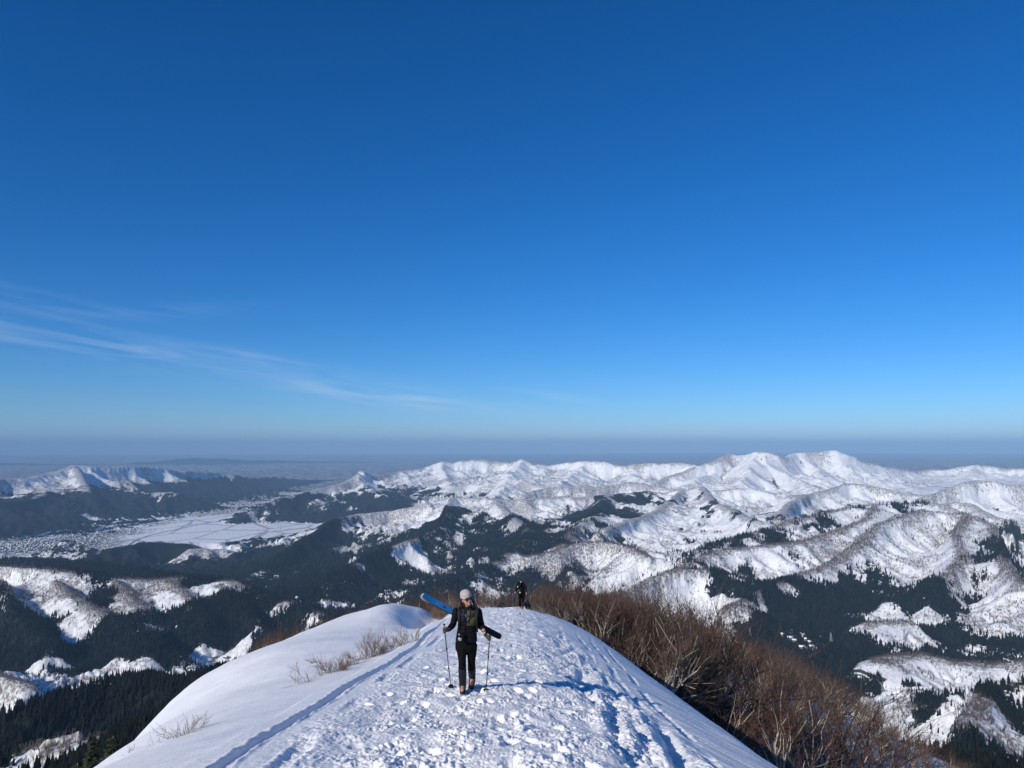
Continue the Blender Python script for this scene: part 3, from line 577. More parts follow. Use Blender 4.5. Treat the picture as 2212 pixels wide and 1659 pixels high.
def cover(X, Y, Z, over, cr, gu):
    x, y = X.ravel(), Y.ravel(); z = Z.ravel(); over = over.ravel(); cr = cr.ravel(); gu = gu.ravel()
    r = np.hypot(x, y); az = np.arctan2(x, y)
    D = np.full(len(x), .15)
    D = np.where(r > 6600, .10+.75*(1-sstep(-640, -480, z)), D)
    left = 1-sstep(-.20, -.10, az)
    D = D+left*sstep(6500, 7500, r)*(.58-.72*sstep(-650, -400, z))
    mid = (1-sstep(.10, .20, az))*(1-sstep(5800, 6500, r))*sstep(1200, 1600, r)
    D = D*(1-mid)+mid*(.54-.36*sstep(-480, -390, z))
    rt = sstep(.10, .20, az)*(1-sstep(4600, 5200, r))*sstep(1100, 1500, r)
    D = D*(1-rt)+rt*(.12+.45*(1-sstep(-640, -560, z)))
    D = D+.20*left*(r < 4600)*(r > 1400)
    D = np.where(r < 1400, .62+.34*left, D); D = np.where(r < 420, .0, D)
    D0 = D.copy()
    w1 = 90*fbm(x/260, y/260, 3, 90); w2 = 90*fbm(x/260, y/260, 3, 94)
    for (u, v, du, dv, s) in PATCH:
        hx, hy, hz, hr = hit(u, v)
        if hr < 160: continue
        r1 = hit(u, v-dv)[3]; r0 = hit(u, v+dv)[3]
        lat = du/FPX*hr; dep = np.clip(max(r1-hr, hr-r0)*.9, lat*.35, lat*3.2)
        k = np.clip(hr/4500, .15, 2)
        c, s_ = hy/hr, hx/hr
        reach = 2.6*max(lat, dep)+300
        idx = np.flatnonzero((np.abs(x-hx) < reach) & (np.abs(y-hy) < reach))
        dx = x[idx]-hx+w1[idx]*k*.5; dy = y[idx]-hy+w2[idx]*k*.5
        a = (dx*c-dy*s_)/lat; b_ = (dx*s_+dy*c)/dep
        D[idx] += (s*.7 if s > 0 else s)*np.exp(-(a*a+b_*b_)**1.5*.8)
    n = fbm(x/300, y/300, 5, 98, .62)*.34*np.clip(r/2500, .4, 1)
    con = D+n+.10*fbm(x/70, y/70, 2, 109)*(r < 7000)+np.clip(gu, -.6, 1.1)*np.where(r > 6600, .38, .17)
    plain = 1-sstep(6, 14, over+0*x); plain = plain*(r > 2000)
    bare = .04+.42*np.clip(gu, 0, 1.4)+.62*cr*(1-.75*sstep(-200, -60, z)*(r > 7000))+.30*fbm(x/420, y/420, 4, 104)+.22*(1-sstep(-520, -330, z))*(1-.5*sstep(.1, .2, az))
    con = con+.40*sstep(.34, .52, perlin(x/130, y/130, 107))*(r < 6800)*(az > -.12)*(plain < .5)
    con = con+n*.4*(az < -.08)*(r > 7000)
    bare = bare-.12*(az < -.1)*(r < 5000)
    bare = np.where(r < 1500, .34+.3*fbm(x/90, y/90, 2, 105), bare)
    con = np.where(plain > .5, (D-D0)*.8+n*.8-.12, con)
    far = (plain > .5) & (r > 15500); con = np.where(far, .50+n*.35, con); bare = np.where(far, .8, bare); plain = np.where(far, 0, plain)  # far plain: haze tone put into its colour via conifer and bare cover
    town = np.zeros(len(x))
    for (u, v, du, dv, s) in [(60,1180,110,18,1),(180,1165,60,12,.8),(250,1150,60,8,.7),(330,1130,40,6,.5),(440,1110,60,6,.6),(480,1095,60,8,.9),(540,1085,60,8,.9),(600,1075,40,4,.9),(660,1032,60,4,.8)]:
        hx, hy, hz, hr = hit(u, v); r1 = hit(u, v-dv)[3]; r0 = hit(u, v+dv)[3]
        lat = du/FPX*hr; dep = max(r1-hr, hr-r0, lat*.4); c, s_ = hy/hr, hx/hr
        dx = x-hx; dy = y-hy; a = (dx*c-dy*s_)/lat; b_ = (dx*s_+dy*c)/dep
        town = np.maximum(town, s*np.exp(-(a*a+b_*b_)))
    sh = X.shape
    return con.reshape(sh), bare.reshape(sh), plain.reshape(sh), town.reshape(sh)
CON, BARE, PLAIN, TOWN = cover(XF, YF, ZF, OF, CF, GF)
MAT_SNOW, MAT_HILLS = snow_mat(), hills_mat()
g1 = grid_mesh('snow_ground', XN, YN, ZN, MAT_SNOW); g1['kind'] = 'structure'
g2 = grid_mesh('hills', XF, YF, ZF, MAT_HILLS, dict(conifer=CON, bare=BARE, plain=PLAIN, town=TOWN)); g2['kind'] = 'structure'

# ------------------------------------------------------------------ the air
def haze():
    bm = bmesh.new(); bmesh.ops.create_cube(bm, size=1)
    me = bpy.data.meshes.new('haze'); bm.to_mesh(me); bm.free()
    o = bpy.data.objects.new('haze', me); COL.objects.link(o)
    z0, z1 = float(ZALL.min())-1, float(ZALL.max())+HAZE_TOP
    z1 = max(z1, 120.0)
    o.scale = (200000, 200000, z1-z0); o.location = (0, 0, (z0+z1)/2)
    m = bpy.data.materials.new('haze'); m.use_nodes = True; N = m.node_tree.nodes; L = m.node_tree.links; N.clear()
    out = N.new('ShaderNodeOutputMaterial'); v = N.new('ShaderNodeVolumePrincipled')
    v.inputs['Density'].default_value = HAZE_D; v.inputs['Color'].default_value = (.38, .65, .98, 1); v.inputs['Anisotropy'].default_value = -.16
    L.new(v.outputs[0], out.inputs['Volume']); me.materials.append(m); o['kind'] = 'stuff'
    o['label'] = 'thin blue winter haze filling the valleys and fading the far hills'; o['category'] = 'haze'
HAZE_TOP, HAZE_D = 620, 3.0e-5
if not globals().get('NOHAZE'): haze()
# ------------------------------------------------------------------ helpers for things
def tag(o, label=None, cat=None, group=None, kind=None):
    if label: o['label'] = label
    if cat: o['category'] = cat
    if group: o['group'] = group
    if kind: o['kind'] = kind
    return o
def empty(name, loc=(0, 0, 0), rz=0):
    o = bpy.data.objects.new(name, None); COL.objects.link(o); o.location = loc; o.rotation_euler = (0, 0, rz)
    o.empty_display_size = .2; return o
def np_mesh(name, V, F, mat, parent=None, smooth=False):
    """V (n,3); F list of index arrays, each (m,k)"""
    me = bpy.data.meshes.new(name); V = np.asarray(V, np.float32)
    me.vertices.add(len(V)); me.vertices.foreach_set('co', V.ravel())
    li = np.concatenate([f.ravel() for f in F]).astype(np.int32)
    st = []; k0 = 0
    for f in F:
        st.append(k0+np.arange(len(f))*f.shape[1]); k0 += f.size
    st = np.concatenate(st).astype(np.int32)
    me.loops.add(len(li)); me.loops.foreach_set('vertex_index', li)
    me.polygons.add(len(st)); me.polygons.foreach_set('loop_start', st)
    if smooth: me.polygons.foreach_set('use_smooth', np.ones(len(st), bool))
    me.update(calc_edges=True); me.materials.append(mat)
    o = bpy.data.objects.new(name, me); COL.objects.link(o)
    if parent: o.parent = parent
    return o
def frusta(A, B, ra, rb, n):
    """tapered tubes, one per row of A/B"""
    A = np.asarray(A, float); B = np.asarray(B, float); D = B-A; D /= np.linalg.norm(D, axis=1)[:, None]+1e-9
    up = np.where(np.abs(D[:, 2:3]) > .9, np.array([[1., 0, 0]]), np.array([[0, 0, 1.]]))
    U = np.cross(D, up); U /= np.linalg.norm(U, axis=1)[:, None]+1e-9; W_ = np.cross(D, U)
    t = np.arange(n)*2*math.pi/n; c, s = np.cos(t)[None, :, None], np.sin(t)[None, :, None]
    ring = U[:, None, :]*c+W_[:, None, :]*s
    V = np.concatenate([A[:, None]+ring*np.asarray(ra)[:, None, None], B[:, None]+ring*np.asarray(rb)[:, None, None]], 1).reshape(-1, 3)
    base = (np.arange(len(A))*2*n)[:, None]; i = np.arange(n); j = (i+1) % n
    Q = np.stack([base+i, base+j, base+n+j, base+n+i], -1).reshape(-1, 4)
    return V, Q
MAT_BARK = tinted('beech_bark', [(.36, .32, .26), (.22, .20, .175), (.42, .37, .29), (.28, .24, .19)], .85, .30, 3.0)
MAT_TWIG = tinted('beech_twigs', [(.130, .062, .042), (.085, .062, .050), (.115, .072, .052), (.070, .046, .038), (.140, .085, .060)], .85, .40, 1.2)
MAT_SHRUB = simple('shrub_stems', (.17, .115, .085), .8, .35, 8)
MAT_CONIFER = simple('conifer_needles', (.009, .012, .010), .9, .45, .02, spec=.05)
MAT_SPRUCE = simple('spruce_needles', (.030, .046, .022), .85, .45, 1.5)
MAT_BARE = simple('leafless_wood', (.150, .120, .102), .9, .3, .03)

# ------------------------------------------------------------------ woods too many to count
def scatter(dens, n, rmin, rmax, seed, lift=14., margin=30.):
    rg = np.random.RandomState(seed)
    i0, i1 = np.searchsorted(RF, rmin), np.searchsorted(RF, rmax)
    vis = np.zeros((i1-i0, len(AZ)), bool)
    off = len(RN)-1
    run = np.full(len(AZ), -9.)
    run = SMAX[off+i0-1]
    sm = SMAX[off+i0-1:off+i1-1]
    vis = (ZF[i0:i1]+lift+margin-CAMZ)/RF[i0:i1, None] > sm
    inv = (np.abs(AZ) < R(37))[None, :]
    area = (np.diff(np.append(RF[i0:i1], RF[i1]))*RF[i0:i1])[:, None]*np.gradient(AZ)[None, :]
    w = np.where(vis & inv, dens[i0:i1]*area, 0).ravel()
    tot = w.sum(); n = min(n, int(tot))
    pick = np.searchsorted(np.cumsum(w)/tot, rg.rand(n)); a, b = np.divmod(pick, len(AZ))
    rr = RF[i0+a]*(1+rg.rand(n)*.0036); aa = AZ[b]+rg.rand(n)*R(.056)
    x, y = rr*np.sin(aa), rr*np.cos(aa)
    return x, y, smp(x, y, ZF, RF), rr, rg
def soft(con, r0, r1, per):      # trees per square metre
    rr = RF[:, None]
    nz = perlin(XF/38, YF/38, 120)*.10+perlin(XF/12, YF/12, 121)*.05
    return sstep(.44, .52, con+nz)/per*((rr > r0) & (rr < r1))
def conifers():
    den = soft(CON, 500, 5600, 1.)*(PLAIN < .5)
    rr = RF[:, None]; den = den/np.interp(rr, [500, 1500, 3000, 5600], [20, 32, 58, 120])
    den += ((CON > .18) & (CON < .45) & (PLAIN < .5) & (rr < 5000))*.0026*sstep(.15, .46, CON)
    x, y, z, r, rg = scatter(den, 230000, 500, 5600, 5)
    n = len(x); print('conifers', n)
    H = rg.uniform(11, 21, n)*np.interp(r, [0, 3000, 5600], [.8, 1., 1.25]); rad = H*rg.uniform(.15, .22, n)
    lean = rg.normal(0, .02, (n, 2))*H[:, None]
    V = []; F = []
    k = 5; t = np.arange(k)*2*math.pi/k
    th = rg.rand(n)*6.28
    for z0, z1, f in ((-.05, .70, 1.0), (.38, 1.0, .66)):
        ring = np.stack([x[:, None]+rad[:, None]*f*np.cos(t+th[:, None])*rg.uniform(.75, 1.25, (n, k)), y[:, None]+rad[:, None]*f*np.sin(t+th[:, None])*rg.uniform(.75, 1.25, (n, k)),
                         z[:, None]+H[:, None]*(z0+rg.uniform(0, .08, (n, k)))], -1)
        tip = np.stack([x+lean[:, 0]*z1, y+lean[:, 1]*z1, z+H*z1], -1)[:, None]
        V.append(np.concatenate([ring, tip], 1))
    V = np.concatenate(V, 1).reshape(-1, 3); i = np.arange(k); j = (i+1) % k
    b = (np.arange(n)*2*(k+1))[:, None]
    T = np.concatenate([np.stack([b+i, b+j, b+k+0*i], -1), np.stack([b+k+1+i, b+k+1+j, b+2*k+1+0*i], -1)], 1).reshape(-1, 3)
    o = np_mesh('conifer_forest', V, [T], MAT_CONIFER)
    tag(o, 'dark cedar plantations covering the lower slopes and gullies of the mountains', 'forest', kind='stuff')
def bare_wood():
    rr = RF[:, None]
    nz = fbm(XF/60, YF/60, 2, 130)*.3
    den = sstep(-.05, .75, BARE+nz)*(CON < .5)*(PLAIN < .5)*(rr > 330)*(rr < 4800)
    den = den/np.interp(rr, [330, 1500, 3000, 4800], [7, 20, 38, 70])
    x, y, z, r, rg = scatter(den, 150000, 330, 4800, 6, lift=8)
    n = len(x); print('bare', n)
    H = rg.uniform(5, 11, n)*np.interp(r, [0, 3000, 4800], [.8, 1.1, 1.4])
    A = []; B = []; ra = []
    for q in range(3):
        off = rg.normal(0, .9, (n, 2)); tip = rg.normal(0, 1.5, (n, 2))
        A.append(np.stack([x+off[:, 0]*.5, y+off[:, 1]*.5, z-.5], -1)); B.append(np.stack([x+tip[:, 0], y+tip[:, 1], z+H*rg.uniform(.7, 1, n)], -1)); ra.append(H*rg.uniform(.035, .06, n))
    V, Q = frusta(np.concatenate(A), np.concatenate(B), np.concatenate(ra), np.concatenate(ra)*.35, 3)
    o = np_mesh('leafless_woodland', V, [Q], MAT_BARE)
    tag(o, 'grey brown leafless woodland speckling the snowy mountain slopes', 'woodland', kind='stuff')
conifers(); bare_wood()

# ------------------------------------------------------------------ beeches, shrubs, spruces
def branchy(seed, H, nl, spread, wild, depth=4, r0=None, side=5, up=.25, stems=1, twig_r=.014, kids=(4, 5, 5, 4), clear=(0, 0), sp0=(.25, .6)):
    """returns per-level segment lists"""
    rg = random.Random(seed); lev = [[] for _ in range(depth+1)]
    def grow(p, d, L, r, l):
        n = 4 if l < 2 else (3 if l < depth else 2); pts = [p]; q = p.copy(); dd = d.normalized()
        for i in range(n):
            dd = (dd+Vector((rg.gauss(0, wild), rg.gauss(0, wild), rg.gauss(0, wild*.6)+up*.22))).normalized()
            q2 = q+dd*(L/n)
            rr = r*(1-.55*i/n); rr2 = r*(1-.55*(i+1)/n)
            lev[l].append((q, q2, rr, rr2)); q = q2; pts.append((q.copy(), dd.copy(), rr2))
        if l == depth: return
        if l == 0 and side < 0: return
        K = kids[min(l, len(kids)-1)]
        for k in range(K):
            fr = (k+.6)/K; fr = clear[min(l, len(clear)-1)]+(1-clear[min(l, len(clear)-1)])*fr
            i = min(max(int(round(n*fr)), 1), n)
            pp, dk, rk = pts[i]
            ang = rg.uniform(0, 6.283); a = rg.uniform(spread*.55, spread*1.15)
            ax = dk.cross(Vector((rg.gauss(0, 1), rg.gauss(0, 1), rg.gauss(0, 1)))).normalized()
            nd = (Matrix.Rotation(a, 3, ax) @ dk); nd = Matrix.Rotation(ang, 3, dk) @ nd
            nd.z += up*.6
            grow(pp, nd, L*rg.uniform(.52, .82), max(rk*rg.uniform(.55, .8), twig_r), l+1)
    for s in range(stems):
        a = 6.283*s/stems+rg.uniform(0, 1); sp = 0.0 if stems == 1 else rg.uniform(*sp0)
        d = Vector((math.cos(a)*sp, math.sin(a)*sp, 1))
        grow(Vector((0, 0, -.3)), d, H*nl*rg.uniform(.85, 1.1), (r0 or H*.026)*(1 if stems == 1 else .7), 0)
    return lev
def segs_obj(name, segs, n, mat, parent, cut=None):
    A = np.array([s[0][:] for s in segs]); B = np.array([s[1][:] for s in segs])
    V, Q = frusta(A, B, np.array([s[2] for s in segs]), np.array([s[3] for s in segs]), n)
    return np_mesh(name, V, [Q], mat, parent)
def make_beech(seed, H, **kw):
    lev = branchy(seed, H, .46, .66, .17, depth=4, up=.26, twig_r=.009, kids=(5, 4, 4, 5), clear=(.35, .30, .25, .2), r0=H*.034, sp0=(.35, .75), **kw)
    mz = max(s[1].z for l in lev for s in l); f = H/mz
    lev = [[(a*f, b*f, r, q) for a, b, r, q in l] for l in lev]
    t = empty('beech_tree')
    segs_obj('trunk', lev[0]+lev[1]+lev[2], 6, MAT_BARK, t)
    tw = segs_obj('crown', lev[3]+lev[4], 3, MAT_TWIG, t)
    return t
def copy_tree(root):
    r = root.copy(); COL.objects.link(r)
    for c in root.children:
        d = c.copy(); COL.objects.link(d); d.parent = r
    return r
BP = [make_beech(100+i, 8.0, stems=(1, 3, 1, 2, 4, 1, 3)[i]) for i in range(7)]
BP_USED = [False]*7
def put_beech(k, x, y, z, H, rz, label, group=None):
    k %= 7
    o = BP[k] if not BP_USED[k] else copy_tree(BP[k]); BP_USED[k] = True
    o.location = (x, y, z); s = H/8.0; o.scale = (s, s, s); o.rotation_euler = (0, 0, rz)
    for key in ('label', 'category', 'group'):
        if key in o: del o[key]
    tag(o, label, 'tree', group); return o
def uv_xy(u, yy):
    return (u-1106)/FPX*yy/math.cos(PITCH)*1.0, yy
def ztop(u, v, yy):
    d = ray(u, v); return d[0]*yy/d[1], CAMZ+d[2]*yy/d[1]
NAMED = [
 (1186,1276,60,2,'thin pale beech just right of the distant hiker, branches crossing above the brow'),
 (1230,1246,64,0,'tall pale beech standing above the brow of the ridge right of the distant hiker'),
 (1300,1288,57,3,'leaning pale beech whose limbs cross low over the edge of the snow slope'),
 (1372,1290,60,1,'many stemmed pale beech fanning out of one stump beside the snow slope'),
 (1444,1284,66,5,'tall straight beech rising behind the many stemmed one'),
 (1510,1308,62,0,'thick trunked beech standing on open snow in the middle of the wood'),
 (1478,1345,56,6,'dark stemmed beech close to the snow slope, left of the thick trunked one'),
 (1590,1405,58,4,'wide bushy beech low beside the snow edge'),
 (1690,1405,60,1,'big pale many stemmed beech in the lower wood with fanned limbs'),
 (1745,1440,64,5,'slim upright beech right of the big pale many stemmed one'),
 (1640,1470,50,3,'crooked bleached beech in front of the lower wood'),
 (1860,1500,66,2,'slender forked beech towards the right end of the wood'),
 (1930,1560,60,6,'spreading red brown beech near the lower right end of the wood'),
]
_fr2 = random.Random(4)
for u, v, yy, k, lab in NAMED:
    x, zt = ztop(u, v, yy); g = float(ground(x, yy)); H = min(max(zt-g, 4.), 18.); print('named', u, round(H, 1))
    put_beech(k, x, yy, g, H*1.12, _fr2.uniform(0, 6), lab)
TOPU = [560, 620, 700, 800, 900, 930, 1000, 1050, 1100, 1200, 1250, 1290, 1400, 1500, 1560, 1600, 1700, 1800, 1900, 2000, 2060, 2120, 2250]
TOPV = [1384, 1356, 1328, 1299, 1280, 1276, 1269, 1258, 1264, 1264, 1262, 1274, 1293, 1312, 1336, 1368, 1408, 1466, 1528, 1588, 1636, 1695, 1800]
cand = []
for it in range(9000):
    zone = 'brow' if it < 2200 else ('left' if it < 4200 else 'right')
    if zone == 'brow': u = _fr2.uniform(925, 1420); yy = _fr2.uniform(51, 66)
    elif zone == 'left': u = _fr2.uniform(600, 930); yy = _fr2.uniform(47, 66)
    else: u = _fr2.uniform(1180, 2150); yy = 61+180*_fr2.random()**1.25
    x = (u-1106)/FPX*yy; g = float(ground(x, yy))
    vt = np.interp(u, TOPU, TOPV)+abs(_fr2.gauss(0, 14 if zone == 'right' else 8)); zt = ztop(u, vt, yy)[1]
    if zone == 'right': H = min(zt-g, _fr2.uniform(6, 13 if u < 1650 else 11))
    else:
        H = zt-g
        if H > (13 if zone == 'brow' else 16): continue
    if H < 2.2: continue
    d_ = math.hypot(x, yy); j = int(np.argmin(np.abs(AZ-math.atan2(x, yy)))); i = int(np.searchsorted(RALL, min(d_, 400)))-1
    vis = (g+H-CAMZ)/d_-SMAX[i, j]
    if vis < .003: continue
    md = 1.05 if zone == 'brow' else (1.7 if zone == 'left' else (5.6 if yy < 92 else 3.6))
    if any((x-c[1])**2+(yy-c[2])**2 < md*md for c in cand): continue
    cand.append((vis, x, yy, g, H*(1.16 if zone == 'brow' else 1.08), zone))
print('line beech', {z: sum(c[5] == z for c in cand) for z in ('brow', 'left', 'right')})
print('beech candidates', len(cand))
cand.sort(key=lambda c: -min(c[0]*c[2], c[4])/c[2])
cand = [c for c in cand if c[5] == 'right'][:128]+[c for c in cand if c[5] == 'brow'][:95]+[c for c in cand if c[5] == 'left'][:60]
for i, (vv, x, yy, g, H, side) in enumerate(cand):
    lab = {'left': 'bare beech in the strip of treetops showing behind the left snow edge', 'brow': 'bare beech in the red brown thicket behind the brow of the ridge',
           'right': 'bare red brown beech in the wood falling away right of the ridge'}[side]
    grp = {'left': 'beeches behind the left snow edge', 'brow': 'beeches behind the brow', 'right': 'beeches in the wood right of the ridge'}[side]
    put_beech(_fr2.randrange(7), x, yy, g-.1, H, _fr2.uniform(0, 6.28), lab, grp)
# undergrowth of the same wood, one mass of thin stems
def undergrowth():
    rg = np.random.RandomState(9); A = []; B = []; ra = []
    N = 1700; u = rg.uniform(600, 2200, N); yy = 95+190*rg.rand(N)**.9
    x = (u-1106)/FPX*yy; keep = ~((yy < 57) & (u < 1250)); x, yy, u = x[keep], yy[keep], u[keep]
    g = ground(x, yy); H = rg.uniform(.7, 2.3, len(x))
    keep = perlin(x/9, yy/9, 140) > -.22; x, yy, g, H, u = x[keep], yy[keep], g[keep], H[keep], u[keep]
    d = np.array([ray(a, b) for a, b in zip(u, np.interp(u, TOPU, TOPV)+12)]); zt = CAMZ+d[:, 2]/d[:, 1]*yy
    H = np.minimum(H, zt-g); k = H > .8; x, yy, g, H = x[k], yy[k], g[k], H[k]; n = len(x)
    for q in range(9):
        o = rg.normal(0, .12, (n, 3)); m = np.stack([x+rg.normal(0, .5, n), yy+rg.normal(0, .5, n), g+H*rg.uniform(.35, .6, n)], -1)
        a = np.stack([x, yy, g-.1], -1)+o*.6; t = m+np.stack([rg.normal(0, .45, n), rg.normal(0, .45, n), H*rg.uniform(.25, .5, n)], -1)
        A += [a, m, m]; B += [m, t, t+rg.normal(0, .4, (n, 3))*[1, 1, .3]]; ra += [np.full(n, .022), np.full(n, .014), np.full(n, .012)]
    V, Q = frusta(np.concatenate(A), np.concatenate(B), np.concatenate(ra), np.concatenate(ra)*.6, 3)
    tag(np_mesh('undergrowth', V, [Q], MAT_TWIG), 'thin red brown undergrowth filling the beech wood around the ridge', 'undergrowth', kind='stuff')
undergrowth()

def make_shrub(seed, H, lean=0.0, stems=4):
    lev = branchy(seed, H, .55, .62, .15, depth=3, up=.30, stems=max(1, int(stems*.7+.5)), r0=H*.013, twig_r=.004, kids=(5, 4, 4))
    mz = max(s[1].z for l in lev for s in l); f = H/mz
    sh = Matrix.Rotation(lean, 3, 'Y')
    lev = [[(sh @ (a*f), sh @ (b*f), r, q) for a, b, r, q in l] for l in lev]
    t = empty('bare_shrub')
    segs_obj('stem', lev[0]+lev[1], 5, MAT_SHRUB, t); segs_obj('twigs', lev[2]+lev[3], 3, MAT_SHRUB, t)
    return t
SHR = [ # u, v base, v top, lean, stems, label
 (655,1474,1432,-.35,2,'two stemmed bare shrub, first of the row poking over the snow bank'),
 (686,1460,1436,-.75,3,'low shrub bent far to the left near the start of the bank row'),
 (681,1429,1410,-.9,2,'small shrub lying to the left alone on the smooth snow above the bank row'),
 (716,1450,1409,-.3,4,'upright shrub with fan of twigs between the bent one and the bushy clump'),
 (738,1445,1416,0,6,'dense red brown clump of twigs on the bank'),
 (746,1421,1398,-.95,2,'long shoot stretching left over the snow above the dense clump'),
 (758,1436,1405,.1,5,'bushy shrub with upright shoots right of the dense clump'),
 (789,1423,1390,-.2,3,'open branched shrub left of the biggest shrub'),
 (806,1417,1357,.05,7,'biggest and densest shrub on the bank with a pointed top'),
 (822,1409,1370,.15,5,'broad shrub grown against the right side of the biggest one'),
 (847,1399,1368,.05,4,'rounded shrub right of the biggest one'),
 (879,1388,1343,-.15,4,'tall thin shrub of upright twigs near the walking woman'),
 (896,1384,1330,-.1,1,'small single stemmed tree shaped shrub nearest the woman'),
 (353,1600,1572,-.1,4,'low faint shrub in the lower left group on the smooth snow'),
 (367,1592,1556,-.25,2,'tall crooked shrub left in the lower left group'),
 (390,1588,1546,.05,2,'tallest shrub of the lower left group'),
 (408,1583,1560,.1,4,'small rounded shrub between the two tallest of the lower left group'),
 (428,1574,1544,.75,2,'shrub bent to the right at the end of the lower left group'),
 (317,1606,1590,0,4,'reddish low twigs at the left of the lower left group'),
 (290,1616,1598,0,1,'lowest reddish twigs near the lower left snow edge'),
]
for i, (u, v, vt, ln, st, lab) in enumerate(SHR):
    hx, hy, hz, hr = hit(u, v+2)
    print('shrub', u, v, round(hr, 1))
    H = (v-vt+7)/FPX*hy*1.05
    s = make_shrub(300+i, max(H, .25), ln, st); s.location = (hx, hy, hz-.04); tag(s, lab, 'shrub', 'bare shrubs on the snow bank')
# thicket in the gap left of the woman
for i, (u, vt, yy) in enumerate([(938,1316,45.5),(946,1308,47),(955,1318,45),(962,1306,48),(970,1312,46),(979,1304,47.5),(988,1300,48.5),(950,1322,44.5)]):
    x, zt = ztop(u, vt, yy); g = float(ground(x, yy)); H = min(max(zt-g, 1.0), 4.0)
    s = make_shrub(340+i, H, 0, 5); s.location = (x, yy, g); tag(s, 'pale stemmed bush in the thicket behind the left shoulder of the woman', 'shrub', 'bushes in the gap of the snow crest')

def make_spruce(seed, H):
    rg = np.random.RandomState(seed); t = empty('spruce_tree')
    V, Q = frusta([[0, 0, -1]], [[0, 0, H*.98]], np.array([H*.018]), np.array([.02]), 8); np_mesh('trunk', V, [Q], MAT_BARK, t)
    Vs = []; Fs = []; k = 0
    zz = H*.10
    while zz < H*.985:
        L = (H-zz)*.26+.15; nb = 9 if zz < H*.7 else 6
        for b in range(nb):
            a = rg.uniform(0, 6.28); l = L*rg.uniform(.7, 1.15); dr = np.array([math.cos(a), math.sin(a), 0]); sd_ = np.array([-dr[1], dr[0], 0])
            nseg = 7
            for s in range(nseg):
                f = (s+.5)/nseg; c = np.array([0, 0, zz])+dr*l*f+np.array([0, 0, -.22*l*f*f-.02*l])
                w = l*.17*(1-f*.6)+.05
                for q in range(3):
                    o = c+sd_*rg.uniform(-w, w)*1.2+np.array([0, 0, rg.uniform(-.1, .1)]); e1 = dr*rg.uniform(.1, .3)*(1+l*.12)+sd_*rg.uniform(-.2, .2); e2 = sd_*rg.uniform(.05, .13)*(1+l*.2)+np.array([0, 0, rg.uniform(-.1, .04)])
                    Vs += [o-e2, o+e2, o+e1+np.array([0, 0, -.08])]; Fs.append((k, k+1, k+2)); k += 3
        zz += H*.022+.06
    np_mesh('crown', np.array(Vs), [np.array(Fs)], MAT_SPRUCE, t); return t
for i, (u, vt, H, lab) in enumerate([(201,1598,13,'dark spruce nearest the bottom left corner of the snow slope'),(168,1641,12,'lowest spruce at the bottom edge left of the tall dark one'),
        (245,1582,15,'tall thin dark spruce just left of the snow edge'),(228,1630,9,'small spruce between the tall thin one and the snow edge'),
        (401,1490,12,'yellow green spruce peeping over the left snow edge higher up'),(384,1506,10,'smaller spruce left of the yellow green one at the snow edge')]):
    best = None
    for yy in np.arange(60, 420, 4.):
        x, zt = ztop(u, vt, yy); g = float(ground(x, yy)); e = abs(zt-g-H)
        if best is None or e < best[0]: best = (e, x, yy, g, zt-g)
    e, x, yy, g, h = best; t = make_spruce(500+i, min(max(h, 5), 20)); t.location = (x, yy, g); tag(t, lab, 'tree', 'spruces at the lower left snow edge'); print('spruce', u, yy, h)
# ------------------------------------------------------------------ people
V3 = Vector
def cubic(pts, k):
    """Catmull-Rom through rows of floats"""
    P_ = [np.array(p, float) for p in pts]; out = []
    for i in range(len(P_)-1):
        a, b, c, d = P_[max(i-1, 0)], P_[i], P_[i+1], P_[min(i+2, len(P_)-1)]
        for j in range(k):
            t = j/k; out.append(.5*((2*b)+(c-a)*t+(2*a-5*b+4*c-d)*t*t+(3*b-a-3*c+d)*t**3))
    out.append(P_[-1]); return out
def loft(bm, pts, n=14, k=4, side=V3((1, 0, 0)), cap=True):
    """closed tube; pts rows x y z ra rb; ra across `side`, rb across the other"""
    rows = cubic(pts, k); rings = []
    for i, q in enumerate(rows):
        a = rows[max(i-1, 0)]; b = rows[min(i+1, len(rows)-1)]
        d = V3((b-a)[:3]).normalized(); s = (side-d*side.dot(d))
        s = s.normalized() if s.length > 1e-4 else d.orthogonal().normalized(); t = d.cross(s)
        c = V3(q[:3]); rings.append([bm.verts.new(c+s*math.cos(x)*q[3]+t*math.sin(x)*q[4]) for x in [2*math.pi*m/n for m in range(n)]])
    for r0, r1 in zip(rings[:-1], rings[1:]):
        for m in range(n): bm.faces.new((r0[m], r0[(m+1) % n], r1[(m+1) % n], r1[m]))
    if cap:
        for r, sg, q in ((rings[0], -1, rows[0]), (rings[-1], 1, rows[-1])):
            c = bm.verts.new(sum((v.co for v in r), V3())/n+(V3((rows[-1]-rows[-2])[:3]).normalized() if sg > 0 else V3((rows[0]-rows[1])[:3]).normalized())*min(q[3], q[4])*.5)
            for m in range(n):
                f = (r[m], r[(m+1) % n], c) if sg > 0 else (r[(m+1) % n], r[m], c)
                bm.faces.new(f)
def ball(bm, c, r, rot=None, seg=16):
    M_ = Matrix.Translation(c) @ (rot.to_4x4() if rot else Matrix()) @ Matrix.Diagonal((*r, 1))
    bmesh.ops.create_uvsphere(bm, u_segments=seg, v_segments=seg//2+2, radius=1, matrix=M_)
def box(bm, c, s, rot=None, bev=0):
    M_ = Matrix.Translation(c) @ (rot.to_4x4() if rot else Matrix()) @ Matrix.Diagonal((*s, 1))
    g = bmesh.ops.create_cube(bm, size=1, matrix=M_)
    if bev:
        es = {e for v in g['verts'] for e in v.link_edges}; bmesh.ops.bevel(bm, geom=list(es), offset=bev, segments=2, affect='EDGES')
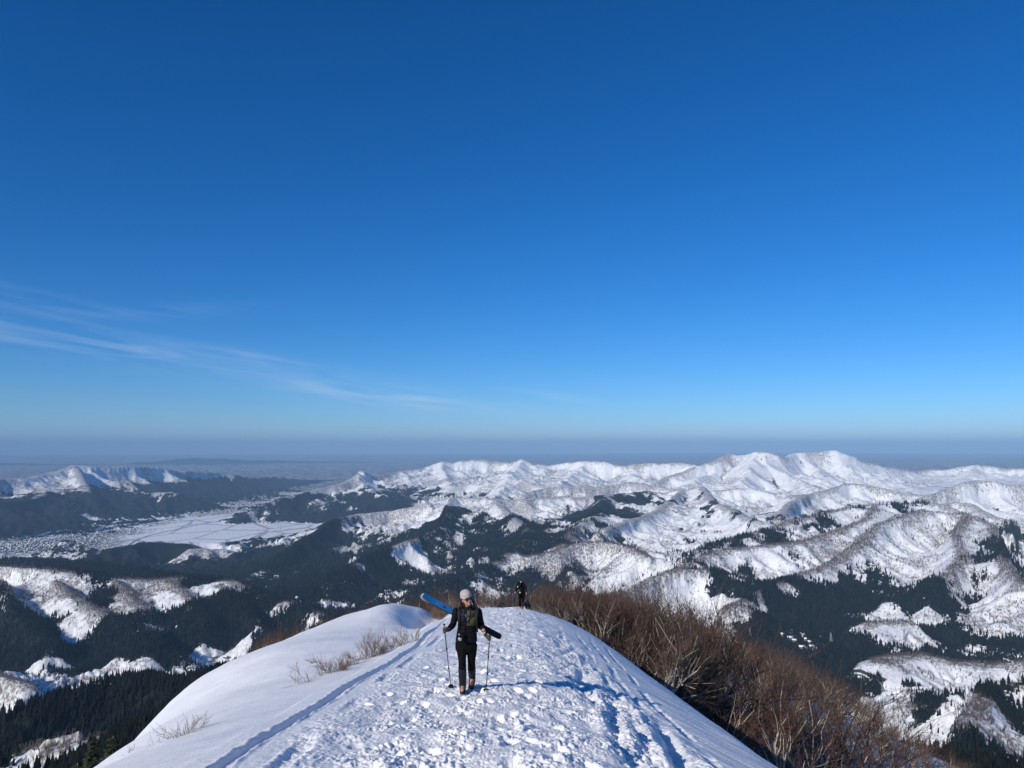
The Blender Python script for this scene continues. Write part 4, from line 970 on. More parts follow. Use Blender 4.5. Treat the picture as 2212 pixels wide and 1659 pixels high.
def finish(name, bm, mat, parent, org, voxel=0, sm=4, dec=0):
    me = bpy.data.meshes.new(name); bmesh.ops.recalc_face_normals(bm, faces=bm.faces); bm.to_mesh(me); bm.free()
    me.transform(Matrix.Translation(-org)); me.materials.append(mat)
    o = bpy.data.objects.new(name, me); COL.objects.link(o)
    if voxel:
        r = o.modifiers.new('r', 'REMESH'); r.mode = 'VOXEL'; r.voxel_size = voxel
        if sm: s = o.modifiers.new('s', 'SMOOTH'); s.iterations = sm; s.factor = .5
        dg = bpy.context.evaluated_depsgraph_get(); m2 = bpy.data.meshes.new_from_object(o.evaluated_get(dg)); o.modifiers.clear()
        o.data = m2; m2.name = name; bpy.data.meshes.remove(me); me = m2
        if not me.materials: me.materials.append(mat)
    me.polygons.foreach_set('use_smooth', np.ones(len(me.polygons), bool)); me.update()
    if parent: o.parent = parent
    return o
M_SKIN = simple('skin', (.46, .25, .17), .5, .06, 30, spec=.4)
M_JACKET = simple('black_jacket', (.0055, .0055, .0085), .8, .35, 14, bump=.006, spec=.15)
M_NAVY = simple('navy_panel', (.010, .014, .045), .7, .3, 16, bump=.004)
M_TROUS = simple('black_trousers', (.0035, .0035, .0045), .85, .3, 12, bump=.006, spec=.12)
M_GAITER = simple('dark_gaiter', (.008, .010, .015), .65, .3, 14, bump=.005)
M_BEANIE = simple('grey_beanie', (.40, .355, .345), .95, .08, 120, bump=.002)
M_HAIR = simple('dark_brown_hair', (.022, .010, .007), .45, .4, 60, bump=.004)
M_OLIVE = simple('olive_cloth', (.066, .067, .026), .85, .2, 30, bump=.002)
M_BLACK = simple('black_plastic', (.010, .010, .012), .38, .1, 20)
M_STRAP = simple('black_webbing', (.008, .008, .010), .7)
M_GLOVE = simple('grey_glove', (.060, .058, .056), .8, .2, 40, bump=.002)
M_LENS = simple('dark_red_lens', (.030, .004, .004), .08, spec=.6)
M_LIPS = simple('lips', (.36, .10, .09), .45)
M_BRONZE = simple('bronze_buckles', (.17, .065, .030), .45, .4, 60, metal=.3)
M_SILVER = simple('silver_metal', (.62, .60, .56), .3, metal=.9)
M_ORANGE = simple('orange_boot', (.30, .07, .025), .5, .2, 30)
M_CORK = simple('cork_grip', (.50, .33, .20), .8, .2, 60)
M_BLUE = simple('blue_topsheet', (.004, .085, .250), .35, .18, 6, spec=.35)
M_DBLUE = simple('dark_blue_print', (.006, .012, .09), .35)
M_GREEN = simple('green_print', (.03, .13, .06), .4)
M_BASE = simple('black_ski_base', (.012, .011, .016), .4)
M_PALE = simple('pale_edge', (.55, .60, .66), .4)
M_WHITE = simple('white_cloth', (.72, .72, .70), .7)

def seg(bm, a, b, ra, rb, mid=None, side=V3((1, 0, 0)), n=12, fl=1.0):
    """limb piece; optional bulge at the middle"""
    rows = [(*a, ra, ra*fl)]
    if mid: rows.append((*((V3(a)+V3(b))/2), mid, mid*fl))
    rows.append((*b, rb, rb*fl)); loft(bm, rows, n=n, side=side)
def fist(bm, c, axis, wrist, s=1.0, sgn=1, open_=0.0, extra=0.0):
    """hand closed round a shaft: palm, four fingers of unequal length bent round it, thumb over them"""
    ax = axis.normalized(); to = (V3(wrist)-c); to = (to-ax*to.dot(ax)).normalized(); out = ax.cross(to)*sgn
    e = extra
    pc = c+to*.026*s+out*.012*s
    loft(bm, [(*(V3(wrist)), .024*s+e, .020*s+e), (*(c+to*.050*s+out*.010*s), .036*s+e, .018*s+e), (*pc, .042*s+e, .017*s+e), (*(c+to*.004*s+out*.024*s), .041*s+e, .014*s+e)], n=12, side=ax)
    for i, (L, off) in enumerate(((.9, .033), (1.0, .011), (.95, -.011), (.78, -.032))):
        r = (.0095-.0007*i)*s+e*.7; R_ = .027*s+e*.5; rows = []
        for t in (0, .35, .7, 1.0):
            th = -.3+t*3.6*L; p = c+ax*off*s+(out*math.cos(th)-to*math.sin(th))*R_; rows.append((*p, r*(1-.15*t), r*(1-.15*t)))
        loft(bm, rows, n=8, k=3, side=ax)
    r = .0105*s+e*.7; rows = []
    for t, q in ((0, .036), (.4, .046), (.75, .050), (1, .047)):
        th = 2.6-t*2.3; rows.append((*(c+ax*(q)*s+(out*math.cos(th)*.9+to*(.55-.9*t))*.030*s), r*(1-.2*t), r*(1-.2*t)))
    loft(bm, rows, n=8, k=3, side=ax)

def pole(name, top, tip, label, org_z=0, group=None, grip=M_CORK, r=.0085, basket=True, sc=1.0):
    t = empty(name, tip); T = V3(tip); ax = (V3(top)-T).normalized(); L = (V3(top)-T).length
    bm = bmesh.new(); P_ = lambda f: T+ax*L*f
    loft(bm, [(*P_(.0), .003, .003), (*P_(.04), .006*sc, .006*sc), (*P_(.33), .0065*sc, .0065*sc)], n=8, k=2)
    loft(bm, [(*P_(.32), r*.85*sc, r*.85*sc), (*P_(.62), r*.85*sc, r*.85*sc)], n=8, k=2)
    loft(bm, [(*P_(.61), r*sc, r*sc), (*P_(.88), r*sc, r*sc)], n=8, k=2)
    finish('shaft', bm, M_BLACK, t, T)
    for f in (.33, .62):
        bm = bmesh.new(); seg(bm, P_(f-.012), P_(f+.018), .013*sc, .013*sc, n=8); finish('clamp', bm, M_BLACK, t, T)
    bm = bmesh.new(); s_ = ax.orthogonal().normalized()
    loft(bm, [(*P_(.875), .013*sc, .013*sc), (*P_(.93), .016*sc, .015*sc), (*P_(.97), .014*sc, .014*sc)], n=10, k=3); finish('grip', bm, grip, t, T)
    bm = bmesh.new(); ball(bm, P_(.985), (.020*sc, .017*sc, .016*sc)); finish('pommel', bm, M_BLACK, t, T)
    if basket:
        bm = bmesh.new(); bmesh.ops.create_cone(bm, cap_ends=True, segments=14, radius1=.048, radius2=.036, depth=.008, matrix=Matrix.Translation(P_(.055)) @ ax.to_track_quat('Z', 'Y').to_matrix().to_4x4())
        finish('basket', bm, M_BLACK, t, T)
    return tag(t, label, 'ski pole', group)

# ---- the woman: points read off the photo, with a depth behind her front foot
_hx, _hy, _hz, _hr = hit((1600+690/3.072)*.5486, (2240+1513/3.072)*.5486)
YB = _hy
def Wp(cx, cy, dy=0.):
    d = ray((1600+cx/3.072)*.5486, (2240+cy/3.072)*.5486); k = (YB+dy)/d[1]
    return V3((d[0]*k, d[1]*k, CAMZ+d[2]*k))
def woman():
    O = V3((_hx, _hy, _hz)); root = empty('person', O)
    tag(root, 'woman in black with pale grey beanie and dark red sunglasses walking up the snow path', 'person', 'hikers on the snow ridge')
    K = YB/12.3
    X1 = V3((1, 0, 0)); D = lambda v, dx=0, dy=0, dz=0: V3((v.x+dx, v.y+dy, v.z+dz))
    shL, shR = Wp(606, 512, .03), Wp(868, 516, .03)
    elL, elR = Wp(566, 668, .07), Wp(905, 668, .05)
    wrL, wrR = Wp(508, 742, -.10), Wp(950, 790, -.12)
    haL, haR = Wp(468, 748, -.16), Wp(998, 838, -.17)
    hipL, hipR = Wp(668, 905, .02), Wp(792, 905, .03)
    knL, knR = Wp(676, 1130, -.06), Wp(788, 1140, .10)
    anL, anR = Wp(682, 1400, .03), Wp(795, 1312, .42)
    neck, pel, chest = Wp(742, 478, .02), Wp(730, 880, .03), Wp(735, 600, .0)
    hc = Wp(727, 356, -.02)
    yaw = Matrix.Rotation(R(29), 3, 'Z') @ Matrix.Rotation(R(-3), 3, 'X') @ Matrix.Rotation(R(-5), 3, 'Y')
    yaw = Matrix.Rotation(R(-6), 3, 'Y') @ yaw
    H = lambda x, y, z: hc+yaw @ V3((x, y, z))
    # head and whole body: one continuous surface
    bm = bmesh.new()
    loft(bm, [(*H(0, .012, .112), .035, .045), (*H(0, .012, .085), .064, .084), (*H(0, .006, .035), .073, .094), (*H(0, 0, -.01), .071, .090), (*H(0, -.008, -.05), .062, .076), (*H(0, -.020, -.085), .044, .056), (*H(0, -.034, -.108), .024, .030)], n=20, side=yaw @ X1)
    ball(bm, H(0, -.068, -.062), (.026, .022, .022), yaw); ball(bm, H(0, -.070, -.098), (.018, .016, .014), yaw)
    for s in (-1, 1):
        ball(bm, H(s*.036, -.058, -.032), (.024, .022, .020), yaw); ball(bm, H(s*.074, .012, -.018), (.010, .018, .030), yaw)
    loft(bm, [(*H(0, -.080, .012), .007, .010), (*H(0, -.090, -.012), .009, .011), (*H(0, -.100, -.032), .012, .010), (*H(0, -.092, -.042), .013, .008)], n=10, side=yaw @ X1)
    loft(bm, [(*H(0, .012, -.06), .050, .055), (*((hc+neck)/2+V3((0, .02, -.03))), .050, .052), (*neck, .056, .055), (*D(neck, dz=-.05), .11, .07)], n=16)
    loft(bm, [(*D(neck, dz=-.03), .10, .06), (*((shL+shR)/2), .155, .085), (*chest, .140, .10), (*Wp(732, 730, .02), .118, .088), (*pel, .150, .10), (*D(pel, dz=-.09), .13, .09)], n=20)
    for sh, el, wr in ((shL, elL, wrL), (shR, elR, wrR)):
        seg(bm, sh, el, .048, .037, .043); seg(bm, el, wr, .036, .025, .033)
    for hp, kn, an in ((hipL, knL, anL), (hipR, knR, anR)):
        seg(bm, hp, kn, .082, .052, .070); seg(bm, kn, an, .050, .034, .052); seg(bm, D(an, dz=-.02), D(an, dy=-.15, dz=-.055), .036, .030)
    axL = (Wp(455, 664, -.16)-Wp(540, 1455, .60)).normalized(); axR = (Wp(1008, 800, -.17)-Wp(964, 1497, .18)).normalized()
    fist(bm, haL, axL, wrL, .92, 1); fist(bm, haR, axR, wrR, .92, -1)
    b = finish('body', bm, M_SKIN, root, O, .0055, 3)
    bm = bmesh.new(); loft(bm, [(*H(-.024, -.088, -.064), .003, .003), (*H(-.010, -.097, -.061), .007, .006), (*H(0, -.099, -.062), .008, .006), (*H(.010, -.097, -.061), .007, .006), (*H(.024, -.088, -.064), .003, .003)], n=8, side=V3((0, 0, 1)))
    finish('lips', bm, M_LIPS, root, O)
    # hair under the beanie, down to the shoulders on both sides
    bm = bmesh.new(); rg = random.Random(3)
    loft(bm, [(*H(0, .030, .06), .080, .080), (*H(0, .040, 0), .084, .072), (*H(0, .05, -.06), .085, .060), (*H(0, .06, -.12), .09, .045), (*Wp(742, 500, .10), .12, .04)], n=18, side=yaw @ X1)
    for s, tx, ty, tdy in ((-1, 662, 480, .02), (-1, 672, 470, -.02), (-1, 650, 468, .07), (1, 846, 482, .03), (1, 858, 470, .07), (1, 832, 470, .0)):
        a = H(s*.072, .01+rg.uniform(-.015, .03), .03); e = Wp(tx, ty, tdy); m = (a+e)/2+V3((s*.006, .0, .01))
        loft(bm, [(*a, .014, .026), (*m, .018, .028), (*e, .012, .022), (*D(e, dx=s*.006, dz=-.03), .004, .008)], n=8, side=X1)
    finish('hair', bm, M_HAIR, root, O, .006, 2)
    # beanie: pulled low at the back, turned-up edge
    bm = bmesh.new(); tl = Matrix.Rotation(R(14), 3, 'X'); bs = yaw @ tl
    B = lambda x, y, z: hc+yaw @ V3((0, .008, .046))+bs @ V3((x, y, z))
    loft(bm, [(*B(0, .010, .098), .024, .030), (*B(0, .008, .088), .056, .070), (*B(0, .004, .055), .084, .099), (*B(0, 0, .010), .0895, .107), (*B(0, 0, -.024), .087, .105)], n=28, side=bs @ X1)
    loft(bm, [(*B(0, 0, -.016), .0915, .1095), (*B(0, 0, -.030), .090, .108)], n=28, side=bs @ X1, k=2)
    finish('beanie', bm, M_BEANIE, root, O)
    sg = finish_glasses(root, O, H, yaw)
    # jacket
    bm = bmesh.new()
    loft(bm, [(*D(neck, dz=.035, dy=-.005), .062, .062), (*D(neck, dz=-.005), .080, .070), (*D(neck, dz=-.040), .125, .085), (*((shL+shR)/2+V3((0, .0, -.015))), .178, .112), (*D(chest, dz=.02), .160, .122), (*Wp(735, 700, .02), .158, .115), (*Wp(730, 800, .02), .172, .122), (*Wp(727, 856, .02), .180, .128), (*Wp(726, 874, .02), .170, .120)], n=28)
    for sh, el, wr, q in ((shL, elL, wrL, .86), (shR, elR, wrR, .55)):
        w2 = el+(wr-el)*q
        loft(bm, [(*(sh+(shL+shR-sh*2)*.12), .060, .066), (*sh, .066, .070), (*(sh+(el-sh)*.5), .058, .062), (*el, .054, .056), (*(el+(w2-el)*.45), .052, .052), (*w2, .042, .042)], n=16)
    for i in range(7):      # folds of cloth
        z = .10+.045*i; c = chest.lerp(pel, .1+.12*i)
        a = rg.uniform(-.5, .5); loft(bm, [(*D(c, -.13, -.06, -.01*i), .008, .008), (*D(c, -.03, -.122, a*.05), .013, .010), (*D(c, .10, -.095, a*.09), .007, .007)], n=8)
    for (p, q) in ((shL, elL), (elL, wrL), (shR, elR), (elR, wrR)):
        for t in (.3, .62):
            c = p.lerp(q, t); loft(bm, [(*D(c, -.045, -.03, .01), .006, .006), (*D(c, 0, -.055, -.01), .010, .010), (*D(c, .045, -.03, .012), .006, .006)], n=8)
    jk = finish('jacket', bm, M_JACKET, root, O, .0085, 3)
    # chest panels lie on the jacket
    def panel(name, quad, mat, par, th=.006):
        bm = bmesh.new(); v = [bm.verts.new(p) for p in quad]; v2 = [bm.verts.new(p+V3((0, .05, 0))) for p in quad]
        bm.faces.new(v); bm.faces.new(v2[::-1])
        for i in range(len(v)): bm.faces.new((v[i], v[(i+1) % len(v)], v2[(i+1) % len(v)], v2[i]))
        bmesh.ops.bevel(bm, geom=[e for e in bm.edges], offset=.004, segments=2, affect='EDGES')
        return finish(name, bm, mat, par, O)
    yf = -.122
    panel('chest_pocket', [Wp(733, 508, yf), Wp(838, 512, yf+.012), Wp(846, 610, yf), Wp(836, 684, yf), Wp(780, 692, yf-.006), Wp(727, 688, yf-.004), Wp(732, 600, yf-.006)], M_OLIVE, root)
    panel('chest_panel', [Wp(634, 532, yf+.03), Wp(724, 532, yf-.002), Wp(722, 640, yf-.003), Wp(634, 636, yf+.025)], M_NAVY, root)
    bm = bmesh.new()
    loft(bm, [(*Wp(776, 476, -.09), .010, .005), (*Wp(772, 540, yf-.008), .013, .005), (*Wp(752, 668, yf-.010), .007, .005)], n=8)
    loft(bm, [(*Wp(792, 490, -.09), .012, .005), (*Wp(806, 560, yf-.006), .016, .006), (*Wp(816, 574, yf-.006), .016, .006)], n=8)
    finish('scarf_tail', bm, M_STRAP, root, O)
    bm = bmesh.new(); bmesh.ops.create_uvsphere(bm, u_segments=10, v_segments=6, radius=.001, matrix=Matrix.Translation(Wp(720, 568, yf-.012)))
    ring = [(*(Wp(720, 568, yf-.012)+V3((math.cos(a)*.013, 0, math.sin(a)*.017))), .003, .003) for a in np.linspace(0, 2*math.pi, 13)]
    loft(bm, ring, n=6, k=1, side=V3((0, 1, 0))); finish('clip_ring', bm, M_SILVER, root, O)
    # trousers
    bm = bmesh.new()
    loft(bm, [(*Wp(727, 850, .02), .160, .112), (*Wp(722, 905, .03), .180, .122), (*Wp(724, 965, .03), .176, .118), (*Wp(726, 1005, .02), .150, .10)], n=26)
    for hp, kn, an, s in ((hipL, knL, anL, -1), (hipR, knR, anR, 1)):
        lo = kn+(an-kn)*.34
        loft(bm, [(*D(hp, dz=-.02), .094, .100), (*hp.lerp(kn, .4), .086, .090), (*hp.lerp(kn, .75), .070, .076), (*kn, .064, .070), (*lo, .066, .066)], n=18)
        for t in (.55, .8, .97):
            c = hp.lerp(kn, t); loft(bm, [(*D(c, -.05, -.045, .015), .006, .006), (*D(c, 0, -.074, -.01), .012, .011), (*D(c, .05, -.04, .02), .006, .006)], n=8)
    finish('trousers', bm, M_TROUS, root, O, .0085, 3)
    # gaiters and boots
    for kn, an, s, lift in ((knL, anL, -1, 0), (knR, anR, 1, 1)):
        bm = bmesh.new(); a = kn+(an-kn)*.30; b_ = an+V3((0, 0, .012))
        loft(bm, [(*a, .062, .066), (*D(a, dz=-.02), .069, .070), (*a.lerp(b_, .5), .066, .068), (*b_, .060, .062), (*D(b_, dz=-.02), .058, .060)], n=18)
        g = finish('gaiter', bm, M_GAITER, root, O)
        # boot: shell, sole with points, straps
        pitch = R(-4) if not lift else R(24)
        RM = Matrix.Rotation(pitch, 3, 'X') @ Matrix.Rotation(R(-s*6), 3, 'Z'); A_ = an+V3((0, .0, -.03))
        T = lambda x, y, z: A_+RM @ V3((x, y, z))
        bm = bmesh.new()
        loft(bm, [(*T(0, .01, .075), .058, .066), (*T(0, .008, .02), .056, .068), (*T(0, -.01, -.05), .052, .082)], n=18)
        loft(bm, [(*T(0, .085, -.055), .034, .038), (*T(0, .05, -.055), .046, .046), (*T(0, -.05, -.060), .050, .042), (*T(0, -.13, -.070), .052, .032), (*T(0, -.185, -.075), .040, .024)], n=18)
        bo = finish('boot', bm, M_BLACK, root, O, .006, 2)
        bm = bmesh.new(); box(bm, T(0, -.05, -.103), (.088, .27, .020), RM, .006); finish('sole', bm, M_BLACK if not lift else M_GAITER, bo, V3(O)); 
        bm = bmesh.new()
        for px in (-.036, -.012, .012, .036):
            for py in (-.17, -.09, .05): seg(bm, T(px, py, -.108), T(px*1.05, py-.004, -.132), .004, .0015, n=5)
        loft(bm, [(*T(-.045, -.15, -.085), .004, .003), (*T(-.03, -.188, -.086), .004, .003), (*T(.03, -.188, -.086), .004, .003), (*T(.045, -.15, -.085), .004, .003)], n=6)
        finish('crampon', bm, M_SILVER, bo, V3(O))
        for z, y, m in ((.045, -.062, M_BRONZE), (.0, -.072, M_BRONZE), (-.035, -.105, M_BRONZE)):
            bm = bmesh.new()
            tw = .02 if z > .02 else -.015
            loft(bm, [(*T(-.056, .0, z+tw), .004, .007), (*T(-.038, y+.015, z+tw*.5), .004, .007), (*T(0, y, z), .005, .008), (*T(.038, y+.015, z-tw*.5), .004, .007), (*T(.056, .0, z-tw), .004, .007)], n=8, side=V3((0, 1, 0)))
            if z == .045: loft(bm, [(*T(-.05 if s < 0 else .05, -.03, z+.01), .006, .004), (*T(-.085 if s < 0 else .082, -.05, z+(.012 if s < 0 else .03)), .008, .004)], n=6)
            finish('buckle_strap', bm, m, bo, V3(O))
        for c in bo.children: c.location = (0, 0, 0)
    # gloves over the hands
    for ha, ax, wr, s in ((haL, axL, wrL, 1), (haR, axR, wrR, -1)):
        bm = bmesh.new(); fist(bm, ha, ax, ha+(wr-ha)*.80, .95, s, extra=.0045); finish('glove', bm, M_GLOVE, root, O, .0045, 2)
        bm = bmesh.new(); c = ha+(wr-ha)*.86; loft(bm, [(*(c-(wr-ha)*.18), .031, .028), (*(c+(wr-ha)*.12), .030, .027)], n=12); finish('cuff', bm, M_STRAP, root, O)
    pole('ski_pole', Wp(455, 660, -.16), Wp(541, 1458, .62), 'black telescopic pole with cork grip showing above the hand at the left of the woman', group='ski poles on the ridge')
    pole('ski_pole', Wp(1010, 798, -.17), Wp(963, 1502, .17), 'black telescopic pole in the lowered bare-wristed hand at the right of the woman in beanie', group='ski poles on the ridge')
    # backpack
    bc = Wp(755, 620, .24); bp = empty('backpack', bc); tag(bp, 'black backpack on the woman in the beanie, its top bulging behind her shoulder', 'backpack')
    bm = bmesh.new()
    loft(bm, [(*Wp(770, 452, .22), .05, .05), (*Wp(778, 480, .22), .125, .085), (*Wp(770, 560, .24), .150, .105), (*Wp(752, 700, .24), .145, .105), (*Wp(745, 800, .22), .13, .09), (*Wp(742, 830, .21), .09, .06)], n=22)
    ball(bm, Wp(882, 506, .14), (.035, .06, .045)); finish('pack_bag', bm, M_JACKET, bp, bc, .01, 3)
    for s, x0, x1 in ((-1, 640, 640), (1, 860, 846)):
        bm = bmesh.new(); loft(bm, [(*Wp(x0, 488, .14), .026, .010), (*Wp(x0, 476, .02), .028, .010), (*Wp(x0+s*-2, 500, -.075), .028, .009), (*Wp(x1, 590, -.118), .024, .008), (*Wp(x1+s*6, 690, -.098), .018, .007), (*Wp(x1+s*14, 760, -.03), .014, .007)], n=10)
        finish('shoulder_strap', bm, M_STRAP, bp, bc)
    bm = bmesh.new(); loft(bm, [(*Wp(655, 566, -.112), .006, .010), (*Wp(740, 570, -.138), .006, .010), (*Wp(840, 568, -.112), .006, .010)], n=8, side=V3((0, 1, 0))); finish('chest_strap', bm, M_STRAP, bp, bc)
    # camera on the hip
    cc = Wp(655, 812, -.15); cm = empty('camera', cc); tag(cm, 'black camera with a silver rimmed lens hanging at the waist of the woman', 'camera')
    rr = Matrix.Rotation(R(18), 3, 'Y') @ Matrix.Rotation(R(-25), 3, 'Z')
    bm = bmesh.new(); box(bm, cc, (.115, .050, .078), rr, .010); box(bm, cc+rr @ V3((0, 0, .044)), (.045, .045, .022), rr, .006); finish('camera_body', bm, M_BLACK, cm, cc)
    bm = bmesh.new(); l0 = cc+V3((-.004, -.02, -.01)); l1 = Wp(648, 846, -.235); seg(bm, l0, l1, .030, .031, n=18); finish('lens', bm, M_BLACK, cm, cc)
    bm = bmesh.new(); d_ = (l1-l0).normalized(); q = d_.to_track_quat('Z', 'Y').to_matrix().to_4x4()
    bmesh.ops.create_cone(bm, cap_ends=True, segments=20, radius1=.032, radius2=.026, depth=.006, matrix=Matrix.Translation(l1+d_*.015) @ q); finish('lens_rim', bm, M_SILVER, cm, cc)
    bm = bmesh.new(); box(bm, cc+rr @ V3((-.02, -.028, .020)), (.03, .004, .008), rr, .001); finish('camera_badge', bm, M_WHITE, cm, cc)
    bm = bmesh.new(); loft(bm, [(*(cc+rr @ V3((.056, 0, .03))), .004, .008), (*Wp(700, 690, -.135), .004, .008), (*Wp(800, 560, -.135), .004, .008), (*Wp(850, 490, -.06), .004, .008)], n=6); finish('strap', bm, M_STRAP, cm, cc)
    # skis across the back
    skis()
def finish_glasses(root, O, H, yaw):
    bm = bmesh.new()
    for s in (-1, 1):
        c = H(s*.032, -.093, -.006)
        ringp = [(*(c+yaw @ V3((math.cos(a)*.030, abs(math.cos(a))*.003*0+s*math.cos(a)*.007, math.sin(a)*.023))), .004, .004) for a in np.linspace(0, 2*math.pi, 17)]
        loft(bm, ringp, n=6, k=1, side=yaw @ V3((0, 1, 0)))
        loft(bm, [(*H(s*.061, -.088, .002), .004, .007), (*H(s*.078, -.040, .000), .003, .007), (*H(s*.080, .010, -.004), .003, .006)], n=6, side=V3((0, 0, 1)))
    loft(bm, [(*H(-.008, -.097, .0), .003, .003), (*H(0, -.103, .003), .003, .003), (*H(.008, -.097, .0), .003, .003)], n=6)
    o = finish('sunglasses', bm, M_BLACK, root, O)
    for s in (-1, 1):
        bm = bmesh.new(); c = H(s*.032, -.093, -.006); ball(bm, c, (.0295, .0035, .0225), yaw @ Matrix.Rotation(R(s*20), 3, 'Z'), 16); l = finish('lens', bm, M_LENS, o, O); l.location = (0, 0, 0)
    return o
def ski(name, tip, tail, wdir, mats, label, flip=1, L=None):
    T0, T1 = V3(tail), V3(tip); ax = (T1-T0); L = ax.length; ax.normalize(); nrm = ax.cross(wdir).normalized()
    if nrm.y > 0: nrm = -nrm                                     # nrm points to the camera side
    w = nrm.cross(ax).normalized()
    org = T0+ax*L*.5; t = empty(name, org)
    N = 60; f = np.linspace(0, 1, N)
    hw = np.interp(f, [0, .012, .05, .12, .5, .82, .93, .975, .992, 1.0], [.032, .045, .048, .048, .041, .052, .052, .043, .028, .010])
    rk = np.where(f > .80, ((f-.80)/.20)**2*.085, 0)*flip+np.where(f < .08, ((.08-f)/.08)**2*.012, 0)*flip
    th = np.interp(f, [0, .3, .5, .7, 1], [.005, .008, .012, .008, .004])
    cs = [T0+ax*L*a+nrm*b for a, b in zip(f, rk)]
    def strip(bm, i0, i1, off, sc, thk):
        rows = []
        for i in range(i0, i1+1):
            c = cs[i]+nrm*off(i); a = hw[i]*sc
            rows.append([bm.verts.new(c+w*a), bm.verts.new(c-w*a), bm.verts.new(c-w*a-nrm*thk(i)), bm.verts.new(c+w*a-nrm*thk(i))])
        for r0, r1 in zip(rows[:-1], rows[1:]):
            for k in range(4): bm.faces.new((r0[k], r0[(k+1) % 4], r1[(k+1) % 4], r1[k]))
        bm.faces.new(rows[0][::-1]); bm.faces.new(rows[-1])
    bm = bmesh.new(); strip(bm, 0, N-1, lambda i: th[i]/2-.0012, 1.0, lambda i: th[i]); b = finish('base', bm, M_BASE if flip > 0 else mats[0], t, org)
    b.data.polygons.foreach_set('use_smooth', np.zeros(len(b.data.polygons), bool))
    bm = bmesh.new(); strip(bm, int(N*.36), N-1, lambda i: th[i]/2+.0012, .965, lambda i: .0022); finish('topsheet', bm, mats[0], t, org)
    bm = bmesh.new(); strip(bm, 0, int(N*.36), lambda i: th[i]/2+.0013, .965, lambda i: .0022); finish('tail_section', bm, mats[1], t, org)
    bm = bmesh.new(); strip(bm, N-2, N-1, lambda i: th[i]/2+.002, 1.05, lambda i: th[i]+.003); finish('tip_guard', bm, mats[2], t, org)
    def mark(name, fr, aw, size, mat):
        i = int(fr*N); R_ = Matrix((w, ax, nrm)).transposed(); bm = bmesh.new(); box(bm, cs[i]+w*aw+nrm*(th[i]/2+.003), (size[0], size[1], .004), R_, .0015); return finish(name, bm, mat, t, org)
    if flip > 0:
        mark('print_block', .70, .004, (.034, .052, .004), M_DBLUE); mark('print_dash', .83, .010, (.018, .012, .004), M_DBLUE)
        i = int(.79*N); bm = bmesh.new(); R_ = Matrix((w, ax, nrm)).transposed().to_4x4()
        bmesh.ops.create_cone(bm, cap_ends=True, segments=18, radius1=.016, radius2=.016, depth=.004, matrix=Matrix.Translation(cs[i]+nrm*(th[i]/2+.003)) @ R_)
        finish('round_emblem', bm, M_GREEN, t, org)
        i = int(.47*N); bm = bmesh.new(); R3 = Matrix((w, ax, nrm)).transposed()
        box(bm, cs[i]+nrm*.022, (.07, .07, .03), R3, .006); box(bm, cs[i]-ax*.30+nrm*.022, (.07, .06, .028), R3, .006); finish('binding', bm, M_BLACK, t, org)
    for c in t.children: c.data.polygons.foreach_set('use_smooth', np.zeros(len(c.data.polygons), bool)); c.data.update()
    return tag(t, label, 'ski', 'skis carried on the back')
def skis():
    # read off: tip (190,318), tail (1143,832); the tip end is farther back
    a, b = Wp(190, 312, .42), Wp(1147, 828, .30)
    ax = (a-b).normalized(); view = V3((0, 1, 0)); wd = ax.cross(view).normalized()
    wd = (Matrix.Rotation(R(14), 3, ax) @ wd)
    ski('ski', a, b, wd, (M_BLUE, M_BASE, M_PALE), 'bright blue ski with a black tail carried slantwise across the back of the woman', 1)
    off = V3((-.010, .045, -.006))
    ski('ski', Wp(168, 322, .45), Wp(1143, 829, .325), wd, (M_BASE, M_BASE, M_BASE), 'dark ski lying base to base behind the bright blue one', -.55)
woman()

